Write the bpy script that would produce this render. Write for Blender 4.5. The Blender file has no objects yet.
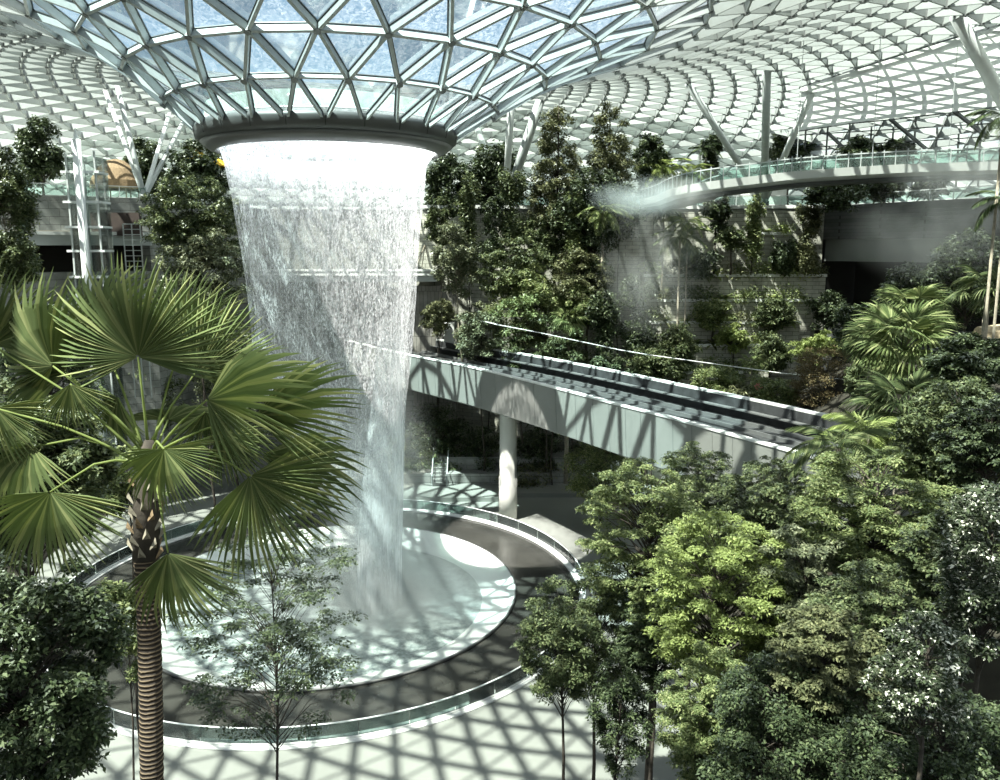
import bpy, math, random
import numpy as np
from mathutils import Vector, Matrix
R = math.radians
scene = bpy.context.scene
COL = scene.collection
rng = np.random.default_rng(7)
random.seed(7)

# ------------------------------------------------------------------ camera
CAMZ, PITCH, FPX = 29.6, R(9), 800.0
cam = bpy.data.cameras.new('camera'); cam.sensor_width = 36; cam.lens = 36*FPX/1000
cam.shift_y = -0.015; cam.clip_end = 2000; cam.clip_start = .1
co = bpy.data.objects.new('camera', cam); COL.objects.link(co)
co.location = (0, 0, CAMZ); co.rotation_euler = (R(90)-PITCH, 0, 0)
scene.camera = co

def P(px, py, Y):
    """the world point that the photograph shows at px,py if it stands Y metres ahead"""
    u = (375-py)/FPX; r = (px-500)/FPX
    dy = math.cos(PITCH)+u*math.sin(PITCH); dz = -math.sin(PITCH)+u*math.cos(PITCH)
    s = Y/dy
    return Vector((r*s, Y, CAMZ+dz*s))
def PZ(px, py, z):
    u = (375-py)/FPX
    dy = math.cos(PITCH)+u*math.sin(PITCH); dz = -math.sin(PITCH)+u*math.cos(PITCH)
    s = (z-CAMZ)/dz
    return Vector(((px-500)/FPX*s, dy*s, z))
def depth(Y, z): return Y*math.cos(PITCH)-(z-CAMZ)*math.sin(PITCH)

# ------------------------------------------------------------------ helpers
class MB:
    def __init__(s): s.v = []; s.f = []; s.m = []; s.cur = 0
    def add(s, vs, fs):
        o = len(s.v); s.v += [tuple(v) for v in vs]
        s.f += [tuple(i+o for i in f) for f in fs]; s.m += [s.cur]*len(fs)
    def box(s, x0, x1, y0, y1, z0, z1):
        s.add([(x0,y0,z0),(x1,y0,z0),(x1,y1,z0),(x0,y1,z0),(x0,y0,z1),(x1,y0,z1),(x1,y1,z1),(x0,y1,z1)],
              [(0,3,2,1),(4,5,6,7),(0,1,5,4),(1,2,6,5),(2,3,7,6),(3,0,4,7)])
    def bar(s, a, b, w, d, up=(0,0,1), drop=0.0):
        a = Vector(a); b = Vector(b); t = (b-a)
        if t.length < 1e-6: return
        t.normalize(); u = Vector(up); u = (u-t*u.dot(t))
        if u.length < 1e-4: u = t.orthogonal()
        u.normalize(); sd = t.cross(u)
        hw = sd*(w/2); top = u*(d/2-drop); bot = u*(-d/2-drop)
        s.add([a-hw+bot,a+hw+bot,a+hw+top,a-hw+top,b-hw+bot,b+hw+bot,b+hw+top,b-hw+top],
              [(0,1,2,3),(7,6,5,4),(0,4,5,1),(1,5,6,2),(2,6,7,3),(3,7,4,0)])
    def tube(s, pts, rad, n=8, cap=True):
        pts = [Vector(p) for p in pts]
        if not hasattr(rad, '__len__'): rad = [rad]*len(pts)
        vs = []; fs = []; prev = None
        for i, p in enumerate(pts):
            t = (pts[min(i+1, len(pts)-1)]-pts[max(i-1, 0)])
            if t.length < 1e-9: t = Vector((0,0,1))
            t.normalize()
            if prev is None: a = t.orthogonal().normalized()
            else:
                a = prev-t*prev.dot(t)
                a = a.normalized() if a.length > 1e-6 else t.orthogonal().normalized()
            prev = a; b = t.cross(a)
            for k in range(n):
                th = 2*math.pi*k/n
                vs.append(p+(a*math.cos(th)+b*math.sin(th))*rad[i])
        for i in range(len(pts)-1):
            for k in range(n):
                k2 = (k+1) % n
                fs.append((i*n+k, i*n+k2, (i+1)*n+k2, (i+1)*n+k))
        if cap:
            fs.append(tuple(range(n))[::-1]); fs.append(tuple((len(pts)-1)*n+k for k in range(n)))
        s.add(vs, fs)
    def lathe(s, c, prof, n=96, a0=0.0, a1=2*math.pi, close=False):
        full = abs(a1-a0-2*math.pi) < 1e-6
        m = n if full else n+1
        vs = []; fs = []
        for (r, z) in prof:
            for k in range(m):
                th = a0+(a1-a0)*k/n
                vs.append((c[0]+r*math.cos(th), c[1]+r*math.sin(th), z))
        L = len(prof)
        for i in range(L if close else L-1):
            j = (i+1) % L
            for k in range(n):
                k2 = (k+1) % m if full else k+1
                fs.append((i*m+k, i*m+k2, j*m+k2, j*m+k))
        s.add(vs, fs)
    def prism(s, poly, z0, z1):
        n = len(poly)
        s.add([(x,y,z0) for x,y in poly]+[(x,y,z1) for x,y in poly],
              [tuple(range(n))[::-1], tuple(range(n,2*n))]+[(i,(i+1)%n,n+(i+1)%n,n+i) for i in range(n)])
    def build(s, name, mat, parent=None, smooth=False, loc=None):
        me = bpy.data.meshes.new(name)
        vs = s.v
        if loc is not None: vs = [(v[0]-loc[0], v[1]-loc[1], v[2]-loc[2]) for v in vs]
        me.from_pydata(vs, [], s.f); me.validate()
        mats = mat if isinstance(mat, (list, tuple)) else [mat]
        for m in mats: me.materials.append(m)
        if len(mats) > 1: me.polygons.foreach_set('material_index', s.m)
        if smooth: me.shade_smooth()
        o = bpy.data.objects.new(name, me); COL.objects.link(o)
        if loc is not None: o.location = loc
        if parent is not None: attach(o, parent)
        me.update(); return o
def attach(o, parent):
    o.parent = parent
    if any(abs(v) > 1e-9 for v in parent_world(parent)):
        o.matrix_parent_inverse = Matrix.Translation(Vector(parent_world(parent))).inverted()
def parent_world(p):
    v = Vector((0,0,0))
    while p is not None:
        if p.matrix_parent_inverse == Matrix.Identity(4): v += p.location
        else: v += p.location; v += p.matrix_parent_inverse.translation
        p = p.parent
    return v
def tag(o, label=None, cat=None, group=None, kind=None):
    if label: o['label'] = label
    if cat: o['category'] = cat
    if group: o['group'] = group
    if kind: o['kind'] = kind
    return o
def empty(name, loc, label, cat, group=None):
    o = bpy.data.objects.new(name, None); COL.objects.link(o)
    o.location = loc; o.empty_display_size = .3
    return tag(o, label, cat, group)
def struct(o): o['kind'] = 'structure'; return o
def npmesh(name, V, F, mat, parent=None, smooth=False):
    """V (n,3), F (m,4) quads"""
    me = bpy.data.meshes.new(name); V = np.asarray(V, np.float32); F = np.asarray(F, np.int32)
    k = F.shape[1]
    me.vertices.add(len(V)); me.vertices.foreach_set('co', V.ravel())
    me.loops.add(F.size); me.loops.foreach_set('vertex_index', F.ravel())
    me.polygons.add(len(F)); me.polygons.foreach_set('loop_start', np.arange(0, F.size, k, dtype=np.int32))
    me.update(calc_edges=True); me.materials.append(mat)
    if smooth: me.shade_smooth()
    o = bpy.data.objects.new(name, me); COL.objects.link(o)
    if parent is not None: attach(o, parent)
    return o

# ------------------------------------------------------------------ materials
def mat(name):
    m = bpy.data.materials.new(name); m.use_nodes = True
    nt = m.node_tree; nt.nodes.clear()
    return m, nt, nt.nodes, nt.links
def N(ns, t, **kw):
    n = ns.new(t)
    for k, v in kw.items():
        if k in n.inputs: n.inputs[k].default_value = v
        else: setattr(n, k, v)
    return n
def ramp(ns, stops):
    n = ns.new('ShaderNodeValToRGB'); e = n.color_ramp.elements
    while len(e) < len(stops): e.new(.5)
    for i, (p, c) in enumerate(stops):
        e[i].position = p; e[i].color = c if len(c) == 4 else (*c, 1)
    return n
def plain(name, col, rough=.6, metal=0, var=.15, scale=2.0, bump=0.0, spec=.5, detail=4):
    m, nt, ns, lk = mat(name)
    o = ns.new('ShaderNodeOutputMaterial'); b = N(ns, 'ShaderNodeBsdfPrincipled', Roughness=rough, Metallic=metal)
    b.inputs['Specular IOR Level'].default_value = spec
    tc = ns.new('ShaderNodeTexCoord'); nz = N(ns, 'ShaderNodeTexNoise', Scale=scale, Detail=detail)
    lk.new(tc.outputs['Object'], nz.inputs['Vector'])
    r = ramp(ns, [(.3, tuple(c*(1-var) for c in col)), (.7, tuple(min(1, c*(1+var)) for c in col))])
    lk.new(nz.outputs['Fac'], r.inputs['Fac']); lk.new(r.outputs['Color'], b.inputs['Base Color'])
    if bump:
        bp = N(ns, 'ShaderNodeBump', Strength=bump, Distance=.05)
        lk.new(nz.outputs['Fac'], bp.inputs['Height']); lk.new(bp.outputs['Normal'], b.inputs['Normal'])
    lk.new(b.outputs[0], o.inputs[0]); return m
def leafmat(name, c1, c2, c3=None, trans=.35, gloss=.25, rough=.4, pos=(0,.6,1)):
    """per-leaf colour variation between kinds of green; light comes through the blade"""
    m, nt, ns, lk = mat(name)
    o = ns.new('ShaderNodeOutputMaterial'); g = ns.new('ShaderNodeNewGeometry')
    st = [(0, c1), (1, c2)] if c3 is None else list(zip(pos, (c1, c2, c3)))
    r = ramp(ns, st); lk.new(g.outputs['Random Per Island'], r.inputs['Fac'])
    d = ns.new('ShaderNodeBsdfDiffuse'); t = ns.new('ShaderNodeBsdfTranslucent')
    gl = N(ns, 'ShaderNodeBsdfGlossy', Roughness=rough); gl.inputs['Color'].default_value = (.9,.95,.9,1)
    hs = N(ns, 'ShaderNodeHueSaturation', Saturation=1.05, Value=1.45, Hue=.487)
    lk.new(r.outputs['Color'], d.inputs['Color']); lk.new(r.outputs['Color'], hs.inputs['Color']); lk.new(hs.outputs['Color'], t.inputs['Color'])
    m1 = N(ns, 'ShaderNodeMixShader'); m1.inputs[0].default_value = trans
    lk.new(d.outputs[0], m1.inputs[1]); lk.new(t.outputs[0], m1.inputs[2])
    fr = N(ns, 'ShaderNodeFresnel', IOR=1.4); mu = N(ns, 'ShaderNodeMath', operation='MULTIPLY'); mu.inputs[1].default_value = gloss*.5
    lk.new(fr.outputs[0], mu.inputs[0])
    m2 = ns.new('ShaderNodeMixShader'); lk.new(mu.outputs[0], m2.inputs[0]); lk.new(m1.outputs[0], m2.inputs[1]); lk.new(gl.outputs[0], m2.inputs[2])
    lk.new(m2.outputs[0], o.inputs[0]); return m
def glassmat(name, tint=(.85,.95,.95), diff=.1, dcol=(.9,.95,.93), noise=None, gloss=.12, lo=0.0, hi=.5):
    """thin glass: mostly see-through, a little milky, a little mirror"""
    m, nt, ns, lk = mat(name)
    o = ns.new('ShaderNodeOutputMaterial')
    tr = ns.new('ShaderNodeBsdfTransparent'); tr.inputs[0].default_value = (*tint, 1)
    df = ns.new('ShaderNodeBsdfDiffuse'); df.inputs[0].default_value = (*dcol, 1)
    tl = ns.new('ShaderNodeBsdfTranslucent'); tl.inputs[0].default_value = (*dcol, 1)
    mx = ns.new('ShaderNodeMixShader'); mx.inputs[0].default_value = .6
    lk.new(df.outputs[0], mx.inputs[1]); lk.new(tl.outputs[0], mx.inputs[2])
    m1 = ns.new('ShaderNodeMixShader'); m1.inputs[0].default_value = diff
    lk.new(tr.outputs[0], m1.inputs[1]); lk.new(mx.outputs[0], m1.inputs[2])
    if noise:
        tc = ns.new('ShaderNodeTexCoord'); mp = ns.new('ShaderNodeMapping'); mp.inputs['Scale'].default_value = noise
        nz = N(ns, 'ShaderNodeTexNoise', Scale=1.0, Detail=6, Roughness=.75, Distortion=1.5)
        lk.new(tc.outputs['Object'], mp.inputs[0]); lk.new(mp.outputs[0], nz.inputs[0])
        r = ramp(ns, [(.42, (lo,)*3), (.68, (hi,)*3)]); lk.new(nz.outputs['Fac'], r.inputs[0]); lk.new(r.outputs['Color'], m1.inputs[0])
    gl = N(ns, 'ShaderNodeBsdfGlossy', Roughness=.03); fr = N(ns, 'ShaderNodeFresnel', IOR=1.45)
    mu = N(ns, 'ShaderNodeMath', operation='MULTIPLY'); mu.inputs[1].default_value = gloss*4
    lk.new(fr.outputs[0], mu.inputs[0])
    m2 = ns.new('ShaderNodeMixShader'); lk.new(mu.outputs[0], m2.inputs[0]); lk.new(m1.outputs[0], m2.inputs[1]); lk.new(gl.outputs[0], m2.inputs[2])
    lk.new(m2.outputs[0], o.inputs[0]); return m

def stonemat(name, c1, c2, bw=1.2, bh=.45, rough=.8, mortar=.02, mcol=(.05,.055,.05), swap=True, var=.5):
    m, nt, ns, lk = mat(name)
    o = ns.new('ShaderNodeOutputMaterial'); b = N(ns, 'ShaderNodeBsdfPrincipled', Roughness=rough)
    tc = ns.new('ShaderNodeTexCoord'); sp = ns.new('ShaderNodeSeparateXYZ'); cb = ns.new('ShaderNodeCombineXYZ')
    lk.new(tc.outputs['Object'], sp.inputs[0])
    ad = N(ns, 'ShaderNodeMath', operation='ADD')
    ym = N(ns, 'ShaderNodeMath', operation='MULTIPLY'); ym.inputs[1].default_value = .77
    lk.new(sp.outputs['Y'], ym.inputs[0]); lk.new(sp.outputs['X'], ad.inputs[0]); lk.new(ym.outputs[0], ad.inputs[1])
    lk.new(ad.outputs[0], cb.inputs[0]); lk.new(sp.outputs['Z'], cb.inputs[1])
    bk = ns.new('ShaderNodeTexBrick'); lk.new(cb.outputs[0], bk.inputs['Vector'])
    bk.inputs['Color1'].default_value = (*c1,1); bk.inputs['Color2'].default_value = (*c2,1); bk.inputs['Mortar'].default_value = (*mcol,1)
    bk.inputs['Scale'].default_value = 1; bk.inputs['Mortar Size'].default_value = mortar
    bk.inputs['Brick Width'].default_value = bw; bk.inputs['Row Height'].default_value = bh
    nz = N(ns, 'ShaderNodeTexNoise', Scale=.6, Detail=8, Roughness=.7); lk.new(tc.outputs['Object'], nz.inputs[0])
    r = ramp(ns, [(.25, (1-var,)*3), (.75, (1+var*.4,)*3)]); lk.new(nz.outputs['Fac'], r.inputs[0])
    mx = N(ns, 'ShaderNodeMixRGB', blend_type='MULTIPLY'); mx.inputs[0].default_value = 1
    lk.new(bk.outputs['Color'], mx.inputs[1]); lk.new(r.outputs[0], mx.inputs[2]); lk.new(mx.outputs[0], b.inputs['Base Color'])
    bp = N(ns, 'ShaderNodeBump', Strength=.6, Distance=.05); lk.new(bk.outputs['Fac'], bp.inputs['Height']); bp.invert = True
    lk.new(bp.outputs[0], b.inputs['Normal']); lk.new(b.outputs[0], o.inputs[0]); return m

def watermat(name, alpha_lo, alpha_hi, sx=2.2, sz=.5, col=(.95,.98,1.0), thr=(.35,.65), zfade=None, dots=True):
    """falling water: strings of drops, white where thick and see-through between"""
    m, nt, ns, lk = mat(name)
    o = ns.new('ShaderNodeOutputMaterial')
    tr = ns.new('ShaderNodeBsdfTransparent')
    df = ns.new('ShaderNodeBsdfDiffuse'); df.inputs[0].default_value = (*col,1)
    tl = ns.new('ShaderNodeBsdfTranslucent'); tl.inputs[0].default_value = (*col,1)
    mx = ns.new('ShaderNodeMixShader'); mx.inputs[0].default_value = .5
    lk.new(df.outputs[0], mx.inputs[1]); lk.new(tl.outputs[0], mx.inputs[2])
    tc = ns.new('ShaderNodeTexCoord')
    mp = ns.new('ShaderNodeMapping'); mp.inputs['Scale'].default_value = (sx, sx, sz)
    nz = N(ns, 'ShaderNodeTexNoise', Scale=1, Detail=5, Roughness=.75)
    lk.new(tc.outputs['Object'], mp.inputs[0]); lk.new(mp.outputs[0], nz.inputs[0])
    mp2 = ns.new('ShaderNodeMapping'); mp2.inputs['Scale'].default_value = (13, 13, 4)
    nz2 = N(ns, 'ShaderNodeTexNoise', Scale=1, Detail=2, Roughness=.6)
    lk.new(tc.outputs['Object'], mp2.inputs[0]); lk.new(mp2.outputs[0], nz2.inputs[0])
    av = N(ns, 'ShaderNodeMixRGB'); av.inputs[0].default_value = .55 if dots else .15
    lk.new(nz.outputs['Fac'], av.inputs[1]); lk.new(nz2.outputs['Fac'], av.inputs[2])
    r = ramp(ns, [(thr[0], (alpha_lo,)*3), (thr[1], (alpha_hi,)*3)]); lk.new(av.outputs[0], r.inputs[0])
    fac = r.outputs[0]
    if zfade:   # list of (z, factor): how thick the water is at each height
        sp = ns.new('ShaderNodeSeparateXYZ'); lk.new(tc.outputs['Object'], sp.inputs[0])
        z0, z1 = zfade[0][0], zfade[-1][0]
        mr = N(ns, 'ShaderNodeMapRange'); mr.inputs['From Min'].default_value = z0; mr.inputs['From Max'].default_value = z1
        lk.new(sp.outputs['Z'], mr.inputs['Value'])
        zr = ramp(ns, [((z-z0)/(z1-z0), (min(1, v/4),)*3) for z, v in zfade]); lk.new(mr.outputs[0], zr.inputs[0])
        x4 = N(ns, 'ShaderNodeMath', operation='MULTIPLY'); x4.inputs[1].default_value = 4; lk.new(zr.outputs[0], x4.inputs[0])
        mu = N(ns, 'ShaderNodeMath', operation='MULTIPLY', use_clamp=True); lk.new(fac, mu.inputs[0]); lk.new(x4.outputs[0], mu.inputs[1]); fac = mu.outputs[0]
    m1 = ns.new('ShaderNodeMixShader'); lk.new(fac, m1.inputs[0]); lk.new(tr.outputs[0], m1.inputs[1]); lk.new(mx.outputs[0], m1.inputs[2])
    lk.new(m1.outputs[0], o.inputs[0]); return m
def mistmat(name, dens, scale=.25, thr=(.42, .7), fall=True):
    m, nt, ns, lk = mat(name)
    o = ns.new('ShaderNodeOutputMaterial'); v = ns.new('ShaderNodeVolumePrincipled')
    v.inputs['Color'].default_value = (.93,.97,.97,1); v.inputs['Anisotropy'].default_value = .2
    tc = ns.new('ShaderNodeTexCoord'); nz = N(ns, 'ShaderNodeTexNoise', Scale=scale, Detail=4, Roughness=.6); lk.new(tc.outputs['Object'], nz.inputs[0])
    r = ramp(ns, [(thr[0], (0,0,0)), (thr[1], (1,1,1))]); lk.new(nz.outputs['Fac'], r.inputs[0])
    # generated coordinates: thin out towards the hull of the cloud
    mp = ns.new('ShaderNodeMapping'); mp.inputs['Location'].default_value = (-1,-1,-1); mp.inputs['Scale'].default_value = (2,2,2)
    lk.new(tc.outputs['Generated'], mp.inputs[0])
    ln = N(ns, 'ShaderNodeVectorMath', operation='LENGTH'); lk.new(mp.outputs[0], ln.inputs[0])
    mr = N(ns, 'ShaderNodeMapRange'); mr.inputs['From Min'].default_value = 1.0; mr.inputs['From Max'].default_value = .15
    mr.interpolation_type = 'SMOOTHSTEP'
    lk.new(ln.outputs['Value'], mr.inputs['Value'])
    mu = N(ns, 'ShaderNodeMath', operation='MULTIPLY'); lk.new(r.outputs[0], mu.inputs[0]); lk.new(mr.outputs[0], mu.inputs[1])
    m2 = N(ns, 'ShaderNodeMath', operation='MULTIPLY'); m2.inputs[1].default_value = dens; lk.new(mu.outputs[0], m2.inputs[0])
    lk.new(m2.outputs[0], v.inputs['Density']); lk.new(v.outputs[0], o.inputs['Volume']); return m

M = dict(
    steel=plain('painted_steel', (.50,.54,.54), .35, .0, .05),
    steel_white=plain('white_steel', (.78,.82,.82), .3, .0, .04),
    steel_dark=plain('dark_steel', (.10,.11,.115), .5, .2, .1),
    roofsteel=plain('roof_steel', (.38,.41,.40), .4, 0, .04),
    node=plain('node_steel', (.20,.21,.21), .4, .2, .1),
    ring=plain('ring_metal', (.10,.105,.105), .45, .3, .12, .5),
    ring_low=plain('ring_lip_metal', (.17,.175,.175), .4, .3, .1, .5),
    concrete=plain('viaduct_cladding', (.215,.225,.212), .55, 0, .07, .35),
    coping=plain('pale_coping', (.72,.74,.72), .5, 0, .08, 1),
    deck=plain('dark_trackbed', (.035,.038,.04), .7, 0, .4, 1.2),
    rail=plain('rail_metal', (.22,.23,.23), .4, .5, .1),
    plaza=plain('plaza_stone', (.205,.218,.20), .55, 0, .18, .12, detail=8),
    granite=plain('wet_granite', (.036,.037,.033), .22, 0, .35, .3, detail=8),
    acrylic=plain('white_basin', (.74,.79,.76), .25, 0, .04, .5),
    soil=plain('soil', (.028,.026,.018), .95, 0, .5, .8),
    bark=plain('bark', (.055,.045,.035), .9, 0, .5, 6, .4),
    bark_pale=plain('pale_bark', (.30,.27,.21), .85, 0, .3, 5, .2),
    white_wall=plain('pale_wall', (.80,.82,.80), .7, 0, .08, .4),
    grey_beam=plain('grey_beam', (.16,.17,.165), .6, 0, .08, .4),
    column=plain('column_paint', (.60,.61,.56), .5, 0, .03, .5),
    slab=plain('slab_edge', (.42,.45,.44), .5, 0, .08, .5),
    bridge=plain('bridge_cladding', (.56,.59,.57), .5, 0, .06, .4),
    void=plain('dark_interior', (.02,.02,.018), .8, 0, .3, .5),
    terra=plain('terrace_paving', (.45,.46,.43), .6, 0, .1, .4),
    yellow=plain('yellow_fabric', (.80,.50,.03), .6, 0, .1),
    thatch=plain('thatch', (.24,.17,.10), .9, 0, .4, 8, .5),
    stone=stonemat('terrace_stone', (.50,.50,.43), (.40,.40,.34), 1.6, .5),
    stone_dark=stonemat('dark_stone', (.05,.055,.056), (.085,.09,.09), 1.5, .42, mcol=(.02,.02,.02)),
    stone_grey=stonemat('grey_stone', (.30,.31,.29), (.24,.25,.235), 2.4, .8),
    brick=stonemat('plank_wall', (.34,.33,.30), (.26,.25,.225), .5, 3.0),
    g_funnel=glassmat('wet_roof_glass', (.74,.92,.92), .1, noise=(3.2,3.2,3.2), lo=.03, hi=.30, dcol=(.88,.95,.98)),
    g_dome=glassmat('dome_glass', (.84,.90,.86), .24, dcol=(.85,.93,.9)),
    g_lift=glassmat('lift_glass', (.93,.96,.95), .04, gloss=.2),
    g_clear=glassmat('balustrade_glass', (.80,.90,.87), .06, gloss=.2),
    g_bal=glassmat('tinted_balustrade_glass', (.60,.70,.68), .16, dcol=(.6,.7,.68), gloss=.25),
    cloth=glassmat('ceiling_cloth', (.5,.5,.5), .97, dcol=(.66,.69,.66), gloss=.0),
    brim=glassmat('brimming_water', (.7,.85,.8), .75, dcol=(.80,.92,.86), gloss=.1, noise=(1.5,1.5,.6), lo=.45, hi=.95),
    shade=glassmat('white_shade_cloth', (.6,.65,.63), .62, dcol=(.62,.67,.64), gloss=.02),
)
L = dict(
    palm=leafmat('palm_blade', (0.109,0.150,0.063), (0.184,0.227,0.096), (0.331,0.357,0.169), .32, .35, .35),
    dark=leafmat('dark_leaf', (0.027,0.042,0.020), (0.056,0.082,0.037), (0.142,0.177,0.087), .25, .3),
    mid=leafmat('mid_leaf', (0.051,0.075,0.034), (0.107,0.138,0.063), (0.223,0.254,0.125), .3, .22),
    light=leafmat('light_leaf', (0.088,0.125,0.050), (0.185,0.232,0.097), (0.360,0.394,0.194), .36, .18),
    lime=leafmat('lime_leaf', (0.143,0.188,0.062), (0.254,0.314,0.113), (0.391,0.455,0.186), .4, .15),
    grey=leafmat('grey_leaf', (0.071,0.088,0.051), (0.154,0.178,0.101), (0.304,0.320,0.198), .3, .25),
    pale=leafmat('white_leaf', (0.030,0.044,0.024), (0.079,0.101,0.055), (0.797,0.797,0.697), .2, .25, pos=(0,.84,.92)),
    brown=leafmat('brown_leaf', (0.105,0.086,0.046), (0.197,0.157,0.084), (0.202,0.193,0.093), .3, .1),
    olive=leafmat('olive_leaf', (0.070,0.083,0.041), (0.139,0.153,0.079), (0.260,0.269,0.143), .3, .15),
)

# ------------------------------------------------------------------ light and sky
w = bpy.data.worlds.new('sky'); scene.world = w; w.use_nodes = True
nt = w.node_tree; nt.nodes.clear()
wo = nt.nodes.new('ShaderNodeOutputWorld'); bg = nt.nodes.new('ShaderNodeBackground'); sk = nt.nodes.new('ShaderNodeTexSky')
sk.sky_type = 'NISHITA'; sk.sun_disc = False; sk.sun_elevation = R(62); sk.sun_rotation = R(140); sk.dust_density = 1.5; sk.air_density = 1.2; sk.ozone_density = 1.0
nt.links.new(sk.outputs[0], bg.inputs[0]); nt.links.new(bg.outputs[0], wo.inputs[0]); bg.inputs[1].default_value = .145
SUN = Vector((-.40,-.34,1)).normalized()
sl = bpy.data.lights.new('sun', 'SUN'); sl.energy = 22; sl.angle = R(.6); sl.color = (1,.97,.90)
so = bpy.data.objects.new('sun', sl); COL.objects.link(so); so.rotation_euler = SUN.to_track_quat('Z', 'Y').to_euler(); so.location = (0,0,120)
scene.view_settings.view_transform = 'Standard'; scene.view_settings.look = 'None'
scene.view_settings.gamma = 1; scene.view_settings.use_curve_mapping = False
scene.view_settings.exposure = 0.0
cy = scene.cycles
cy.transparent_max_bounces = 32; cy.max_bounces = 7; cy.diffuse_bounces = 3; cy.glossy_bounces = 2; cy.transmission_bounces = 4
cy.volume_bounces = 1; cy.volume_step_rate = 2.5; cy.volume_max_steps = 64
cy.use_denoising = True; cy.sample_clamp_indirect = 6; cy.caustics_reflective = False; cy.caustics_refractive = False

# ------------------------------------------------------------------ roof lattice
CX, CY = -13.2, 64.0
hoops = [  # x centre, z, radius, cells, phase in degrees
 (-13.2, 38.1, 9.3, 24, -4.6), (-12.55, 40.3, 12.2, 24, -.5), (-11.9, 42.4, 15.3, 24, 5.2), (-11.2, 44.1, 18.6, 24, -3),
 (-10.6, 45.4, 22.0, 24, 4.5), (-10.2, 46.5, 25.3, 48, 4.5)]
PH = 4.5
prof_pts = [(25.3,46.5),(28.6,47.4),(32,47.9),(36,48.3),(40,48.4),(45,48.1),(50,47.5),(55,46.6),(60,45.4),(65,43.8),(70,41.6),(74.5,38.9),(78,36.0),(79.6,34.0)]
arc = [0.0]
for (r0, z0), (r1, z1) in zip(prof_pts, prof_pts[1:]): arc.append(arc[-1]+math.hypot(r1-r0, z1-z0))
STEPS = 26; n_cur = 48; ph = 4.5
for i in range(1, STEPS+1):
    d_ = arc[-1]*i/STEPS; k = max(q for q in range(len(arc)) if arc[q] <= d_+1e-6); k = min(k, len(arc)-2)
    f = (d_-arc[k])/(arc[k+1]-arc[k]); r_ = prof_pts[k][0]*(1-f)+prof_pts[k+1][0]*f; z_ = prof_pts[k][1]*(1-f)+prof_pts[k+1][1]*f
    if i == 3: n_cur = 96
    else: ph = ph+180/n_cur
    hoops.append((-9.8+.015*i, z_, r_, n_cur, ph))
def hoop_nodes(h):
    xc, z, r, n, p = h
    return [Vector((xc+r*math.cos(R(-90+p)+2*math.pi*k/n), CY+r*math.sin(R(-90+p)+2*math.pi*k/n), z)) for k in range(n)]
HN = [hoop_nodes(h) for h in hoops]
def up_normal(i, v):
    a = hoops[max(i-1, 0)]; b = hoops[min(i+1, len(hoops)-1)]
    dr, dz = b[2]-a[2], b[1]-a[1]
    rad = Vector((v.x-hoops[i][0], v.y-CY, 0)).normalized()
    return (Vector((0,0,1))*dr-rad*dz).normalized()
beams_in, beams_out, gask, nodes_ = MB(), MB(), MB(), MB(); g_in, g_out, sh = MB(), MB(), MB()
def bm_(a, b, ia, ib):
    nrm = (up_normal(ia, a)+up_normal(ib, b))
    k = max(ia, ib)
    if k <= 5:
        beams_in.bar(a, b, .15 if k <= 1 else .21, .34 if k <= 1 else .5, nrm, .22 if k <= 1 else .31); gask.bar(a, b, .30 if k <= 1 else .36, .07, nrm, .03)
    else:
        beams_out.bar(a, b, .14, .85, nrm, .45)
        if k < 9: gask.bar(a, b, .26, .06, nrm, .03)
def tri(a, b, c, i, shaded):
    g = g_in if i < 4 else g_out
    g.add([a, b, c], [(0,1,2)])
    if shaded:
        n_ = up_normal(i, a)*.12; ctr = (a+b+c)/3
        if ctr.y > 108: sh.add([ctr+(q-ctr)*.93-n_ for q in (a, b, c)], [(0,1,2)])
for i in range(1, len(HN)):
    for v in HN[i]:
        nn = up_normal(i, v); rr_n = .24 if i <= 5 else .27
        if v.y > 20: nodes_.tube([v-nn*.03, v-nn*(.62 if i <= 5 else .98)], rr_n, 6)
for i in range(len(HN)):
    A = HN[i]; n = len(A)
    for k in range(n): bm_(A[k], A[(k+1) % n], i, i)
    if i == len(HN)-1: break
    B = HN[i+1]; m = len(B)
    if m == n:
        # which way the half-cell offset goes
        d = lambda a, b: (Vector((a.x-hoops[i][0], a.y-CY)).angle_signed(Vector((b.x-hoops[i+1][0], b.y-CY))))
        off = min(range(n), key=lambda q: abs(d((A[0]+A[1])/2, B[q])))
        for k in range(n):
            a0, a1 = A[k], A[(k+1) % n]; b0, b1 = B[(k+off) % n], B[(k+off+1) % n]
            bm_(a0, b0, i, i+1); bm_(a1, b0, i, i+1)
            tri(a0, a1, b0, i, i >= 5); tri(a1, b0, b1, i, i >= 5 and (i % 2 == 0))
    else:
        d = lambda a, b: (Vector((a.x-hoops[i][0], a.y-CY)).angle_signed(Vector((b.x-hoops[i+1][0], b.y-CY))))
        off = min(range(m), key=lambda q: abs(d(A[0], B[q])))
        for k in range(n):
            b0, bm1, b1, b2 = B[(2*k+off) % m], B[(2*k+off-1) % m], B[(2*k+off+1) % m], B[(2*k+off+2) % m]
            a0, a1 = A[k], A[(k+1) % n]
            for q in (bm1, b0, b1): bm_(a0, q, i, i+1)
            tri(a0, bm1, b0, i, True); tri(a0, b0, b1, i, False); tri(a0, b1, a1, i, True)
ceil_ = empty('ceiling', (CX, CY, 38), 'white steel triangle lattice roof dipping into a glass funnel', 'roof'); struct(ceil_)
gask.build('gasket_lines', M['steel_dark'], ceil_); nodes_.build('lattice_nodes', M['node'], ceil_)
beams_in.build('funnel_lattice', M['steel'], ceil_); beams_out.build('dome_lattice', M['roofsteel'], ceil_)
g_in.build('funnel_glazing', M['g_funnel'], ceil_); g_out.build('dome_glazing', M['g_dome'], ceil_)
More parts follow.
